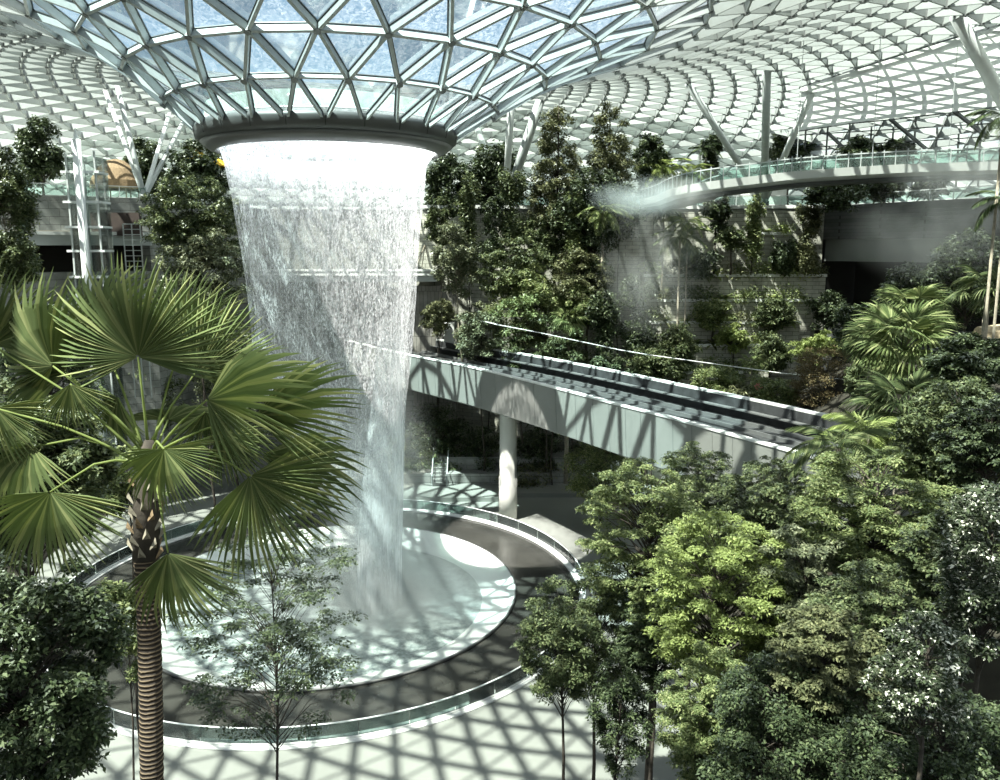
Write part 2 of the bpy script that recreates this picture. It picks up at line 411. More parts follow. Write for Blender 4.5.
sh.build('shade_panels', M['shade'], ceil_)

# dark ring at the foot of the funnel
ring = empty('oculus_ring', (CX, CY, 37), 'dark metal ring collar at the foot of the glass funnel, water pouring from it', 'ring')
b = MB(); b.lathe((CX, CY), [(9.3,38.75),(9.85,38.45),(9.92,38.2),(9.8,37.65),(9.5,37.4),(8.9,37.4),(8.9,38.75)], 96, close=True); b.build('collar', M['ring'], ring, True)
b = MB(); b.lathe((CX, CY), [(9.5,37.37),(8.95,36.95),(8.4,36.75),(8.2,36.9),(8.3,37.37)], 96, close=True); b.build('lip', M['ring_low'], ring, True)
b = MB()
for k in range(24):
    th = R(-90-4.6+15*k); b = MB(); b.bar((CX+9.92*math.cos(th), CY+9.92*math.sin(th), 38.2), (CX+9.78*math.cos(th), CY+9.78*math.sin(th), 37.6), .05, .05, (math.cos(th), math.sin(th), 0)); b.build('panel_joint', M['void'], ring)
b = MB(); b.lathe((CX, CY), [(9.2,38.78),(9.2,38.9),(8.7,38.9),(8.6,38.78)], 96, close=True); b.build('gutter_rim', M['steel_white'], ring, True)
b = MB(); b.lathe((CX, CY), [(9.1,38.95),(9.0,40.0),(8.3,40.1),(8.1,37.3)], 96); b.build('brimming_water', M['brim'], ring, True)

# fill spots added inside the ring to brighten the top of the curtain
for k in range(10):
    th = 2*math.pi*(k+.5)/10; ld = bpy.data.lights.new('curtain_fill', 'SPOT'); ld.energy = 1200; ld.spot_size = R(120); ld.spot_blend = 1; ld.shadow_soft_size = .4; ld.color = (.97,.99,1)
    lo_ = bpy.data.objects.new('curtain_fill', ld); COL.objects.link(lo_); lo_.location = (CX+5.2*math.cos(th), CY+5.2*math.sin(th), 38.4)
    lo_.rotation_euler = Vector((-math.cos(th)*.75, -math.sin(th)*.75, .75)).to_track_quat('Z', 'Y').to_euler()
    attach(lo_, ring)
# ------------------------------------------------------------------ waterfall
PXc, PYc = -14.4, 64.0
wp = [(140,326,103),(165,327.5,98),(200,330.5,93),(250,332,87),(300,333,82),(350,334,77),(400,338,68),(450,352,51),(500,367,35),(550,375,27),(600,377,25),(668,377,26)]
def wsheet(scale=1.0, n=120, fix=1.0):
    b = MB(); rows = []
    zs = []
    for (py, cxp, rp) in wp:
        p = P(cxp, py, CY); dpt = depth(CY, p.z); zs.append((p.z, p.x, rp/FPX*dpt*scale))
    zs[0] = (37.0, CX, 8.15*scale)
    # smooth resample
    out = []
    for i in range(len(zs)-1):
        for t in range(3):
            f = t/3; out.append(tuple(zs[i][j]*(1-f)+zs[i+1][j]*f for j in range(3)))
    out.append(zs[-1])
    vs = []; fs = []
    for i, (z, x, r) in enumerate(out):
        for k in range(n):
            th = 2*math.pi*k/n; rr = r*(1+.012*math.sin(7*th+i*.5)*min(1, i/8))
            vs.append((x+rr*math.cos(th), CY+rr*math.sin(th), z))
    for i in range(len(out)-1):
        for k in range(n): fs.append((i*n+k, i*n+(k+1) % n, (i+1)*n+(k+1) % n, (i+1)*n+k))
    b.add(vs, fs); return b
fall = empty('waterfall', (PXc, PYc, 1.5), 'broad round curtain of white water falling from the dark ring into the pool', 'waterfall')
zf = [(-1,.35),(4,.5),(12,.72),(20,.76),(26,.76),(31,.85),(33.8,.95),(35.2,1.5),(36.2,3.4),(37,4)]
o1 = wsheet(1.0).build('water_curtain', watermat('water_curtain', .03, .62, 4.5, .45, zfade=zf, thr=(.47,.58)), fall, True)
o2 = wsheet(.93).build('inner_water_curtain', watermat('inner_curtain', .02, .5, 5.0, .5, zfade=zf, thr=(.48,.62)), fall, True)
# the dense stream that gathers on one side
b = MB(); pts = []; rad = []
for (py, cxp, rp) in [(300,394,7),(350,391,13),(400,389,16),(450,385,19),(500,382,21),(550,380,22),(600,379,23),(672,379,26)]:
    p = P(cxp, py, CY-1); pts.append(p); rad.append(rp/FPX*66)
b.tube(pts, rad, 48, False); b.build('gathered_stream', watermat('stream_water', .12, .85, 2.0, .18, zfade=[(0,1.2),(8,1.1),(14,.8),(20,.5),(24,.1),(27,0)], thr=(.38,.62), dots=False), fall, True)

# ------------------------------------------------------------------ pool
pool = empty('pool_basin', (PXc, PYc, 0), 'round white basin catching the waterfall in the dark stone circle', 'pool')
PR = 15.65
b = MB(); b.lathe((PXc, PYc), [(PR+.12,1.0),(PR+.12,1.18),(PR-.0,1.18),(PR-.02,1.0)], 160, close=True); b.build('rim', M['ring_low'], pool, True)
b = MB(); b.lathe((PXc, PYc), [(PR,1.15),(PR-.5,.75),(12.6,.0),(12.0,-1.2),(0.01,-1.6)], 160); b.build('basin_wall', M['acrylic'], pool, True)
m, nt_, ns, lk = mat('pool_water')
oo = ns.new('ShaderNodeOutputMaterial'); bb = N(ns, 'ShaderNodeBsdfPrincipled', Roughness=.12)
tc = ns.new('ShaderNodeTexCoord'); nz = N(ns, 'ShaderNodeTexNoise', Scale=1.6, Detail=6, Roughness=.7); lk.new(tc.outputs['Object'], nz.inputs[0])
rr = ramp(ns, [(.38, (.11,.145,.145)), (.62, (.38,.44,.42))]); lk.new(nz.outputs['Fac'], rr.inputs[0]); lk.new(rr.outputs[0], bb.inputs['Base Color'])
bp = N(ns, 'ShaderNodeBump', Strength=.7, Distance=.15); lk.new(nz.outputs['Fac'], bp.inputs['Height']); lk.new(bp.outputs[0], bb.inputs['Normal'])
lk.new(bb.outputs[0], oo.inputs[0])
b = MB(); b.lathe((PXc, PYc), [(12.9,.08),(8,.12),(3,.25),(.01,.3)], 96); b.build('pool_water', m, pool, True)

# sunken dark circle, plaza and glass balustrade
b = MB(); b.lathe((PXc, PYc), [(PR+.05,.98),(21.0,.98)], 128); struct(b.build('floor_circle', M['granite']))
BR = 21.5
b = MB(); b.lathe((PXc, PYc), [(21.0,.98),(21.0,1.12),(21.9,1.12),(21.9,.98)], 128, close=True); struct(b.build('trim_1', M['coping'], None, True))
b = MB()
ang = np.linspace(0, 2*math.pi, 129)[:-1]
inner = [(PXc+21.9*math.cos(a), PYc+21.9*math.sin(a)) for a in ang]
vs = [(x, y, 1.0) for x, y in inner]+[(PXc+130*math.cos(a), PYc+130*math.sin(a), 1.0) for a in ang]
b.add(vs, [(k, (k+1) % 128, 128+(k+1) % 128, 128+k) for k in range(128)]); struct(b.build('floor', M['plaza']))
bal = empty('glass_balustrade', (PXc, PYc-BR, 1.1), 'curved glass balustrade with thin steel rail ringing the dark circle around the pool', 'balustrade')
b = MB(); b.lathe((PXc, PYc), [(BR-.04,2.16),(BR+.04,2.16),(BR+.04,2.22),(BR-.04,2.22)], 160, close=True); b.build('handrail', M['steel_white'], bal, True)
b = MB(); b.lathe((PXc, PYc), [(BR-.1,1.1),(BR+.1,1.1),(BR+.1,1.22),(BR-.1,1.22)], 160, close=True); b.build('base_shoe', M['coping'], bal, True)
NPN = 44; pane0 = None
for k in range(NPN):
    a0, a1 = 2*math.pi*k/NPN+.001, 2*math.pi*(k+1)/NPN-.001
    b = MB(); b.lathe((PXc, PYc), [(BR-.01,1.2),(BR+.01,1.2),(BR+.01,2.17),(BR-.01,2.17)], 3, a0, a1, close=True); b.build('glass_pane', M['g_bal'], bal)

# ------------------------------------------------------------------ terrain
def terrain(x, y):
    near = 19-.60*y
    right = .78*max(0, x-12.5-max(0, (y-40))*.10)
    right = min(right, 15+max(0, (x-30))*.1)
    if y > 80: right *= max(0, 1-(y-80)/8)
    left = .7*max(0, -x-40) if y < 90 else 0
    return max(1.0+right, 1+min(left, 12), near) if max(right, left, near) > 0 else .6
xs = np.linspace(-75, 75, 101); ys = np.linspace(-22, 100, 82)
V = []; keep = []
for y in ys:
    for x in xs:
        h = max(1+max(0, .78*max(0, x-12.5-max(0, y-40)*.10) if y < 88 else 0), 19-.60*y, 1+(min(12, .7*max(0, -x-42)) if y < 90 else 0))
        h = min(h, 17 if y > 0 else 19+.0)
        if h <= 1.02: h = .5 if math.hypot(x-PXc, y-PYc) > 23 else -6
        h += .25*math.sin(x*.9)*math.sin(y*.7) if h > 1.2 else 0
        V.append((x, y, h))
F = []
nx = len(xs)
for j in range(len(ys)-1):
    for i in range(nx-1): F.append((j*nx+i, j*nx+i+1, (j+1)*nx+i+1, (j+1)*nx+i))
ground = npmesh('ground', V, F, M['soil'], smooth=True); struct(ground)
Vn = np.array(V).reshape(len(ys), nx, 3)
def gz(x, y):
    i = min(max((x-xs[0])/(xs[1]-xs[0]), 0), nx-1.001); j = min(max((y-ys[0])/(ys[1]-ys[0]), 0), len(ys)-1.001)
    i0, j0 = int(i), int(j); fi, fj = i-i0, j-j0
    z = Vn[j0,i0,2]*(1-fi)*(1-fj)+Vn[j0,i0+1,2]*fi*(1-fj)+Vn[j0+1,i0,2]*(1-fi)*fj+Vn[j0+1,i0+1,2]*fi*fj
    return max(z, 1.0)

# ------------------------------------------------------------------ viaduct
near = [(-29,121),(-22,109),(-10.9,92.6),(-4.6,84.6),(.3,77.4),(5.7,68.6),(9.3,62.4),(12.1,57.9),(15,52.6),(17.8,47.5),(23.5,37),(29,26),(34,15)]
def resample(pl, n=60):
    pl = [Vector((x, y, 0)) for x, y in pl]; out = []
    for i in range(len(pl)-1):
        p0 = pl[max(i-1, 0)]; p1 = pl[i]; p2 = pl[i+1]; p3 = pl[min(i+2, len(pl)-1)]
        for t in range(6):
            t /= 6
            out.append(.5*((2*p1)+(-p0+p2)*t+(2*p0-5*p1+4*p2-p3)*t*t+(-p0+3*p1-3*p2+p3)*t**3))
    out.append(pl[-1]); return out
NV = resample(near)
def frame(i):
    t = (NV[min(i+1, len(NV)-1)]-NV[max(i-1, 0)]).normalized(); return t, Vector((-t.y, t.x, 0))  # left side = away (far side)
def sweep(profile, closed=True, i0=0, i1=None):
    i1 = len(NV) if i1 is None else i1; b = MB(); vs = []; fs = []; m = len(profile)
    for i in range(i0, i1):
        t, nrm = frame(i)
        for (o_, z) in profile: q = NV[i]+nrm*o_; vs.append((q.x, q.y, z))
    for i in range(i1-i0-1):
        for k in range(m if closed else m-1):
            k2 = (k+1) % m; fs.append((i*m+k, i*m+k2, (i+1)*m+k2, (i+1)*m+k))
    if closed: fs += [tuple(range(m))[::-1], tuple((i1-i0-1)*m+k for k in range(m))]
    b.add(vs, fs); return b
via = empty('train_viaduct', (.5, 80, 1), 'pale grey train viaduct crossing behind the waterfall on a round column', 'viaduct')
TOP = 17.4
sweep([(-.0,TOP-.12),(.25,TOP-4.15),(1.0,TOP-4.5),(8.9,TOP-4.5),(9.8,TOP-4.1),(10.0,TOP+.1),(9.7,TOP+.1),(9.7,TOP-1.6),(.35,TOP-1.6),(.35,TOP-.12)]).build('girder', M['concrete'], via)
sweep([(-.06,TOP-.12),(.45,TOP-.12),(.45,TOP),(-.06,TOP)]).build('coping', M['coping'], via)
sweep([(9.6,TOP+.1),(10.1,TOP+.1),(10.1,TOP+.27),(9.6,TOP+.27)]).build('coping', M['coping'], via)
sweep([(.36,TOP-1.58),(9.69,TOP-1.58),(9.69,TOP-1.5),(.36,TOP-1.5)]).build('trackbed', M['deck'], via)
for off in (2.0, 3.8, 6.2, 8.0):
    sweep([(off-.06,TOP-1.5),(off+.06,TOP-1.5),(off+.06,TOP-1.22),(off-.06,TOP-1.22)]).build('rail', M['rail'], via)
sweep([(.8,TOP-.75),(.88,TOP-.75),(.88,TOP-.65),(.8,TOP-.65)]).build('power_rail', M['rail'], via)
sweep([(8.9,TOP-.75),(9.4,TOP-.75),(9.4,TOP-.65),(8.9,TOP-.65)]).build('cable_tray', M['rail'], via)
b = MB()
for i in range(2, len(NV)-1, 1):
    t, nrm = frame(i); q = NV[i]+nrm*.84
    b.bar(q+Vector((0,0,TOP-1.5)), q+Vector((0,0,TOP-.7)), .08, .08, t)
b.build('power_rail_bracket', M['steel_dark'], via)
b = MB()
for i in range(1, len(NV)-1):
    t, nrm = frame(i); q = NV[i]-nrm*.012
    b.bar(q+Vector((0,0,TOP-.15)), q+nrm*.25+Vector((0,0,TOP-4.1)), .03, .02, nrm) if i % 2 else None
b.build('cladding_joint', M['grey_beam'], via)
sweep([(9.55,TOP-1.5),(9.69,TOP-1.5),(9.69,TOP+.08),(9.55,TOP+.08)]).build('inner_lining', M['deck'], via)
sweep([(.36,TOP-1.5),(.44,TOP-1.5),(.44,TOP-.14),(.36,TOP-.14)]).build('inner_lining', M['deck'], via)
for i in range(6, len(NV)-4, 5):
    t, nrm = frame(i); q = NV[i]+nrm*2.35
    b = MB(); b.bar(q+t*.7+Vector((0,0,TOP-1.38)), q-t*.7+Vector((0,0,TOP-1.38)), .5, .2); b.build('track_box', M['coping'], via)
# column
cpos = P(508, 518, 82.3)
b = MB(); b.lathe((cpos.x+.0, 82.3), [(.01,1),(.98,1),(.98,5.6),(.90,5.62),(.90,13.0)], 32); b.build('column', M['column'], via, True)

# ------------------------------------------------------------------ walls and terraces round the valley
TZ = 34.9
rim = [(-72,50),(-60,74),(-38,88),(-32,112),(-12,113),(0,107),(22,105),(41,103),(55,84),(66,62),(72,40)]
DR = 74.0
ter = MB(); vs = []
def outer(x, y, r=DR):
    v = Vector((x-CX-3, y-CY, 0)).normalized()*r; return (CX+3+v.x, CY+v.y)
fine = []
for i in range(len(rim)-1):
    for t in range(4): f = t/4; fine.append((rim[i][0]*(1-f)+rim[i+1][0]*f, rim[i][1]*(1-f)+rim[i+1][1]*f))
fine.append(rim[-1])
ot = [outer(x, y, 92) for x, y in fine]; n = len(fine)
ter.add([(x,y,TZ) for x,y in fine]+[(x,y,TZ) for x,y in ot]+[(x,y,TZ-.6) for x,y in fine]+[(x,y,TZ-.6) for x,y in ot],
        [f for i in range(n-1) for f in ((i,i+1,n+i+1,n+i),(2*n+i,3*n+i,3*n+i+1,2*n+i+1),(i,2*n+i,2*n+i+1,i+1))])
struct(ter.build('floor_terrace', M['terra']))
def wallseg(name, a, b_, z0, z1, th, m, back=True):
    a = Vector((*a, 0)); b2 = Vector((*b_, 0)); t = (b2-a).normalized(); nn = Vector((-t.y, t.x, 0))
    mb = MB(); poly = [a, b2, b2+nn*th, a+nn*th]; mb.prism([(p.x, p.y) for p in poly], z0, z1)
    return struct(mb.build(name, m))
# left: fascia, slab edge, dark opening, lower wall
wallseg('wall_left', (-60,74), (-38,88), 31.4, TZ-.02, .8, M['stone_grey'])
def inset(a, b_, d):
    t = (Vector((*b_,0))-Vector((*a,0))).normalized(); nn = Vector((t.y, -t.x, 0))*d
    return (a[0]+nn.x, a[1]+nn.y), (b_[0]+nn.x, b_[1]+nn.y)
q0, q1 = inset((-60,74), (-38,88), 1.2); wallseg('trim_2', q0, q1, 29.9, 31.2, 2.4, M['slab'])
wallseg('trim_3', *inset((-60,74), (-38,88), 1.4), 30.95, 31.3, 2.6, M['coping'])
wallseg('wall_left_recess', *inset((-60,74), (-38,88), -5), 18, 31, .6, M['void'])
wallseg('wall_left_lower', *inset((-60,74), (-38,88), .8), 1, 27.2, 1, M['stone_grey'])
wallseg('wall_corner', (-38,88), (-32,112), 1, TZ-.02, 1, M['stone_grey']); wallseg('wall_corner_far', (-32,112), (-12,113), 1, TZ-.02, 1, M['stone_grey'])
wallseg('wall_back_left', (-12,113), (0,107), 1, TZ-.02, 1, M['stone'])
wallseg('wall_back', (0,107), (22,105), 1, TZ-.02, 1, M['stone'])
wallseg('wall_terrace', (22,105), (41,103), 1, TZ-.02, 1, M['stone'])
# right: stone fascia, grey beam, dark opening, dark parapet
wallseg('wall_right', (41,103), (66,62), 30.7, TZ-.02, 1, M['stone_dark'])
wallseg('wall_right_beam', *inset((41,103), (66,62), -.5), 28.0, 30.7, 1, M['grey_beam'])
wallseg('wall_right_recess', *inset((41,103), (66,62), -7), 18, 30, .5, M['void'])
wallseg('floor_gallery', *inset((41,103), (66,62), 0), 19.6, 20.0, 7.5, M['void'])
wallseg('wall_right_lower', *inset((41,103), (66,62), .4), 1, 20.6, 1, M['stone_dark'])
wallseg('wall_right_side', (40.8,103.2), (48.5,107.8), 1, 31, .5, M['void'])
wallseg('wall_left_far', (-72,50), (-60,74), 1, TZ-.02, 1, M['stone_grey'])
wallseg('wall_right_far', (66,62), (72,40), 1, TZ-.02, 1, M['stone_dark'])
# coping lines along the rim
wallseg('trim_4', *inset((-12,103), (22,105), .15), TZ-.3, TZ+.1, .6, M['coping'])
wallseg('trim_5', *inset((22,105), (41,103), .15), TZ-.3, TZ+.1, .6, M['coping'])
# mid-level gallery behind the water: white slab and plank wall
mid = MB(); p0 = P(300, 270, 104); mid.box(P(255,270,104).x, P(436,270,104).x, 104, 112, p0.z-1.5, p0.z-.15); struct(mid.build('floor_gallery_back', M['slab']))
mid = MB(); mid.box(P(255,270,104).x, P(437,270,104).x, 103.7, 104, p0.z-.7, p0.z-.45); mid.box(P(255,270,104).x, P(437,270,104).x, 103.7, 104, p0.z-.15, p0.z+.1); struct(mid.build('trim_6', M['coping']))
mid = MB(); mid.box(P(412,290,106).x, P(456,290,106).x, 106, 107, 1, P(400,286,106).z); struct(mid.build('wall_plank', M['brick']))

# stone ledges stepping down the terraced wall
ledges = [ # px range, top py, Y, depth
 (700,775,225,103.0), (762,792,233,102.2), (645,826,275,100.8), (640,812,300,99.3), (645,800,322,97.8), (640,770,345,96.4), (650,742,372,95.0)]
LED = []
for i, (xa, xb, py, Y) in enumerate(ledges):
    a, b2 = P(xa, py, Y), P(xb, py, Y)
    zb = P(xa, ledges[i+1][2]+22, Y).z-1 if i < len(ledges)-1 else 1
    if i == 0: continue
    if i == 1: zb = P(xa, 270, Y).z
    mb = MB(); mb.box(a.x, b2.x, Y, 104.5, min(zb, a.z-1.4), a.z)
    struct(mb.build('wall_ledge', M['stone']))
    mb = MB(); mb.box(a.x-.1, b2.x+.1, Y-.12, Y+.25, a.z-.22, a.z+.12); struct(mb.build('trim_ledge', M['coping']))
    LED.append((a, b2, Y))

# lower court under the viaduct: low walls, steps
lw = MB()
for (xa, xb, py, Y, h) in [(380,432,468,93.5,3.0),(446,640,468,93.5,3.0)]:
    a, b2 = P(xa, 500, Y), P(xb, 500, Y); lw.box(a.x, b2.x, Y, Y+4, 1, 1+1.7)
    a, b2 = P(xa, 480, Y+2.2), P(xb, 480, Y+2.2); lw.box(a.x, b2.x, Y+2.2, Y+5.5, 1, 4.2)
struct(lw.build('wall_low', M['stone_grey']))
lw = MB(); a = PZ(340,497,1.6); lw.box(-19, 1.5, 88.0, 99.6, 1, 1.5); lw.box(1.5, 16, 89.6, 99.6, 1, 1.5); struct(lw.build('floor_step', M['plaza']))
st = MB(); xa, xb = P(433,490,93).x, P(446,490,93).x
for k in range(8): st.box(xa, xb, 92.4+k*.42, 98, 1.5+k*.36, 1.86+k*.36)
stairs = st.build('stone_staircase', M['stone_grey']); tag(stairs, 'short flight of grey stone steps between low walls under the viaduct', 'stairs')
for k, (px, w_) in enumerate([(432, 'left'), (447, 'right')]):
    x = P(px, 480, 92.6).x; b = MB(); b.tube([(x,92.5,1.5),(x,92.5,2.7),(x,95.6,5.4),(x,95.6,4.0)], .06, 6); b.tube([(x,94,2.8),(x,94,4.0)], .05, 6)
    tag(b.build('stair_handrail', M['steel']), f'thin steel handrail on the {w_} side of the stone steps', 'handrail', 'handrails of the stone steps')

# ------------------------------------------------------------------ balustrades on the terrace rim
def rail_run(name, label, a, b_, z, h, every, group=None):
    a = Vector((*a, z)); b2 = Vector((*b_, z)); t = b2-a; n_ = max(1, int(t.length/every))
    root = empty(name, a, label, 'railing', group)
    mb = MB(); mb.bar(a+Vector((0,0,h)), b2+Vector((0,0,h)), .08, .08); mb.build('handrail', M['steel'], root)
    for k in range(n_+1):
        q = a+t*(k/n_); mb = MB(); mb.bar(q, q+Vector((0,0,h)), .07, .07, t); mb.build('post', M['steel'], root)
    mb = MB(); mb.bar(a+Vector((0,0,h*.5)), b2+Vector((0,0,h*.5)), .015, h*.86); mb.build('glass_panel', M['g_clear'], root)
rail_run('terrace_railing', 'glass railing along the pale terrace wall beside the lift tower', *inset((-60,74),(-38,88),-.3), TZ, 1.2, 2.5, 'terrace railings')
rail_run('terrace_railing', 'glass railing on the terrace rim behind the tall feathery trees', *inset((0,107),(22,105),-.3), TZ+.1, 1.2, 3, 'terrace railings')
rail_run('terrace_railing', 'glass railing above the stepped stone ledges below the bridge', *inset((22,105),(41,103),-.3), TZ+.1, 1.2, 2.4, 'terrace railings')
rail_run('terrace_railing', 'thin railing on top of the dark stone fascia under the bridge', *inset((41,103),(66,62),-.3), TZ, 1.2, 2.6, 'terrace railings')

# ------------------------------------------------------------------ skybridge
bpts = [(640,203,100),(655,200,90),(672,193.5,80),(700,188,75),(760,180.5,73.5),(800,176,72.5),(860,172,71.5),(920,169,70.5),(1000,167,69),(1100,166,67)]
bc = [P(px, py, Y) for px, py, Y in bpts]
BC = []
for i in range(len(bc)-1):
    p0 = bc[max(i-1, 0)]; p1 = bc[i]; p2 = bc[i+1]; p3 = bc[min(i+2, len(bc)-1)]
    for t in range(5):
        t /= 5; BC.append(.5*((2*p1)+(-p0+p2)*t+(2*p0-5*p1+4*p2-p3)*t*t+(-p0+3*p1-3*p2+p3)*t**3))
BC.append(bc[-1])
def bsweep(profile):
    b = MB(); vs = []; fs = []; m = len(profile)
    for i, q in enumerate(BC):
        t = (BC[min(i+1, len(BC)-1)]-BC[max(i-1, 0)]); t.z = 0; t.normalize(); nn = Vector((-t.y, t.x, 0))
        for (o_, z) in profile: v = q+nn*o_; vs.append((v.x, v.y, v.z+z))
    for i in range(len(BC)-1):
        for k in range(m): fs.append((i*m+k, i*m+(k+1) % m, (i+1)*m+(k+1) % m, (i+1)*m+k))
    fs += [tuple(range(m))[::-1], tuple((len(BC)-1)*m+k for k in range(m))]
    b.add(vs, fs); return b
sky = empty('canopy_bridge', BC[20], 'long pale footbridge with glass sides hung beneath the roof above the stone ledges', 'bridge')
bsweep([(-.1,.45),(.0,-.25),(.7,-.55),(3.2,-.55),(3.9,-.25),(4.0,.45)]).build('deck', M['bridge'], sky)
bsweep([(.5,-.55),(3.4,-.55),(3.0,-.85),(.9,-.85)]).build('soffit_beam', M['steel_dark'], sky)
bsweep([(-.02,.45),(.02,.45),(.02,1.5),(-.02,1.5)]).build('glass_side', M['g_clear'], sky)
bsweep([(3.88,.45),(3.92,.45),(3.92,1.5),(3.88,1.5)]).build('glass_side', M['g_clear'], sky)
bsweep([(-.05,1.5),(.05,1.5),(.05,1.6),(-.05,1.6)]).build('handrail', M['steel'], sky)
bsweep([(3.85,1.5),(3.95,1.5),(3.95,1.6),(3.85,1.6)]).build('handrail', M['steel'], sky)
for i in range(1, len(BC)-1, 1):
    q = BC[i]; b = MB(); b.bar(q+Vector((0,0,.4)), q+Vector((0,0,1.75)), .07, .07, (1,0,0)); b.build('post', M['steel'], sky)
# its hanging cables
for (px, Yk) in ((797,72.5),(872,71.2),(948,70)):
    base = P(px, 160, Yk); top = Vector((base.x, base.y, 47.5))
    b = MB(); b.tube([base, top], .03, 5); b.build('suspension_cable', M['steel'], sky)

# ------------------------------------------------------------------ roof columns
HPROF = [(h[2], h[1]) for h in hoops]
def roof_z(x, y):
    r = math.hypot(x+10.2, y-CY)
    for (r0, z0), (r1, z1) in zip(HPROF, HPROF[1:]):
        if r0 <= r <= r1: return z0+(z1-z0)*(r-r0)/(r1-r0)
    return 99 if r < 9 else 34
def roof_hit(px, py, Y0=66):
    Y = Y0
    while Y < 140:
        q = P(px, py, Y)
        if math.hypot(q.x+10.2, Y-CY) > 12 and q.z > roof_z(q.x, q.y)-.55: return q
        Y += .25
    return P(px, py, 120)
def struts(label, base_px, Yb, tops, group='steel tree columns carrying the roof', r=.28):
    bpt = P(*base_px, Yb); bpt.z = max(bpt.z, TZ) if abs(bpt.z-TZ) < 3 else bpt.z
    root = empty('roof_column', bpt, label, 'column', group)
    for (px, py, Yt, mm, rk) in tops:
        tp = roof_hit(px, py, Yt); b = MB(); b.tube([bpt, tp], r*rk, 14); b.build('strut', M[mm], root, True)
        b = MB(); b.tube([tp, tp+(tp-bpt).normalized()*.5], r*.45, 10); b.build('strut_head', M['steel_dark'], root, True)
    b = MB(); b.tube([bpt-Vector((0,0,.4)), bpt+Vector((0,0,.25))], r*1.7, 16); b.build('base_plate', M['steel_dark'], root, True)
struts('four-strut steel column spreading from the terrace corner between lift tower and waterfall', (144,197), 88, [(105,90,72,'steel_white',.85),(117,84,70,'steel',1),(170,112,84,'steel_white',.85),(185,119,80,'steel',1)])
struts('three-strut steel column rising behind the footbridge above the stone ledges', (764,203), 105.5, [(688,84,80,'steel',1.0),(767,68,80,'steel',1.15),(816,83,80,'steel_white',1.0)], r=.38)
struts('thick steel strut slanting across the top right corner of the roof', (1040,170), 78, [(957,16,50,'steel_white',1.1)], r=.5)
struts('steel column half hidden in the dark trees right of the ring', (505,208), 107, [(477,128,90,'steel_white',.95),(512,92,90,'steel_white',.9),(541,98,85,'steel',1.25)], r=.48)

# ------------------------------------------------------------------ lift tower at left
xl0, xl1 = P(68,200,80).x, P(98,200,80).x; yl = 80
lift = empty('lift_tower', ((xl0+xl1)/2, yl, 18), 'glass lift shaft with white steel posts standing before the pale terrace wall', 'lift')
zt = P(82,140,80).z; zb = 8
b = MB(); xm = P(84,200,80).x; b.tube([(xm,yl-.6,zb),(xm,yl-.6,zt)], .42, 16); b.build('main_post', M['steel_white'], lift, True)
for (px, dy, dz) in ((69,0,-1.2),(75,2.2,-2),(94,2.4,-1.5),(97.5,0,-1.0)):
    x = P(px,200,80).x; b = MB(); b.bar((x,yl+dy,zb), (x,yl+dy,zt+dz), .16, .16, (0,1,0)); b.build('corner_post', M['steel'], lift)
for py in (172,202,227,251,277):
    z = P(82,py,80).z; b = MB()
    b.bar((xl0-.4,yl-.2,z),(xl1+.4,yl-.2,z),.14,.22); b.bar((xl0,yl+2.4,z),(xl1,yl+2.4,z),.14,.2); b.bar((xl0,yl-.2,z),(xl0,yl+2.4,z),.14,.2); b.bar((xl1,yl-.2,z),(xl1,yl+2.4,z),.14,.2)
    b.build('ring_beam', M['steel_white'], lift)
for (xa, ya, xb, yb) in ((xl0,yl,xl1,yl),(xl0,yl,xl0,yl+2.4),(xl1,yl,xl1,yl+2.4),(xl0,yl+2.4,xl1,yl+2.4)):
    b = MB(); b.bar((xa,ya,(zb+zt)/2-.8),(xb,yb,(zb+zt)/2-.8),.03,zt-zb-1.5); b.build('glass_wall', M['g_lift'], lift)
b = MB(); b.tube([(xm,yl-.6,zt),(xm,yl-.6,zt+1.0)], [.3,.05], 8); b.build('finial', M['steel_white'], lift)
# ladder rack in front of the dark opening
b = MB(); x0, x1 = P(124,240,83).x, P(141,240,83).x
for k in range(9):
    z = P(130,224+k*5.3,83).z; b.bar((x0,83,z),(x1,83,z),.08,.08)
for x in (x0,(x0+x1)/2,x1): b.bar((x,83,P(130,224,83).z),(x,83,14),.1,.1,(0,1,0))
tag(b.build('steel_rack', M['steel']), 'slender steel ladder rack in front of the dark opening left of the waterfall trees', 'rack')
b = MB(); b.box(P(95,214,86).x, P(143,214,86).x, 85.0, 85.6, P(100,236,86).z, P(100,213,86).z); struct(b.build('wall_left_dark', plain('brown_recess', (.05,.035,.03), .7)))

# flat white ceiling cloth and glazed wall under the roof at the right
b = MB(); top_e = [(800,88),(850,72),(900,56),(950,40),(1000,26),(1060,8)]; bot_e = [(796,131),(850,123),(900,118),(950,112),(1000,106),(1060,98)]
vs = []; 
for (a_, c_) in zip(top_e, bot_e):
    h0 = roof_hit(*a_, 60); h1 = roof_hit(*c_, 60)
    h0 = P(*a_, h0.y-2.2); h1 = P(*c_, h1.y-2.4)
    for t in range(5): vs.append(h0.lerp(h1, t/4))
b.add(vs, [(i*5+j, i*5+j+1, (i+1)*5+j+1, (i+1)*5+j) for i in range(len(top_e)-1) for j in range(4)])
cl = b.build('ceiling_cloth', M['cloth']); struct(cl)
b = MB()
for e in (top_e, bot_e):
    q = [P(*a_, roof_hit(*a_, 60).y-1.0) for a_ in e]
    for u_, v_ in zip(q, q[1:]): b.bar(u_, v_, .25, .25)
for (x0_, y0_, x1_, y1_) in ((828,133,848,152),(890,119,925,148),(954,111,988,138),(826,92,866,107),(882,82,925,96),(940,70,986,84)):
    b.bar(P(x0_,y0_,roof_hit(x0_,y0_,60).y-1.5), P(x1_,y1_,roof_hit(x1_,y1_,60).y-1.3), .3, .3)
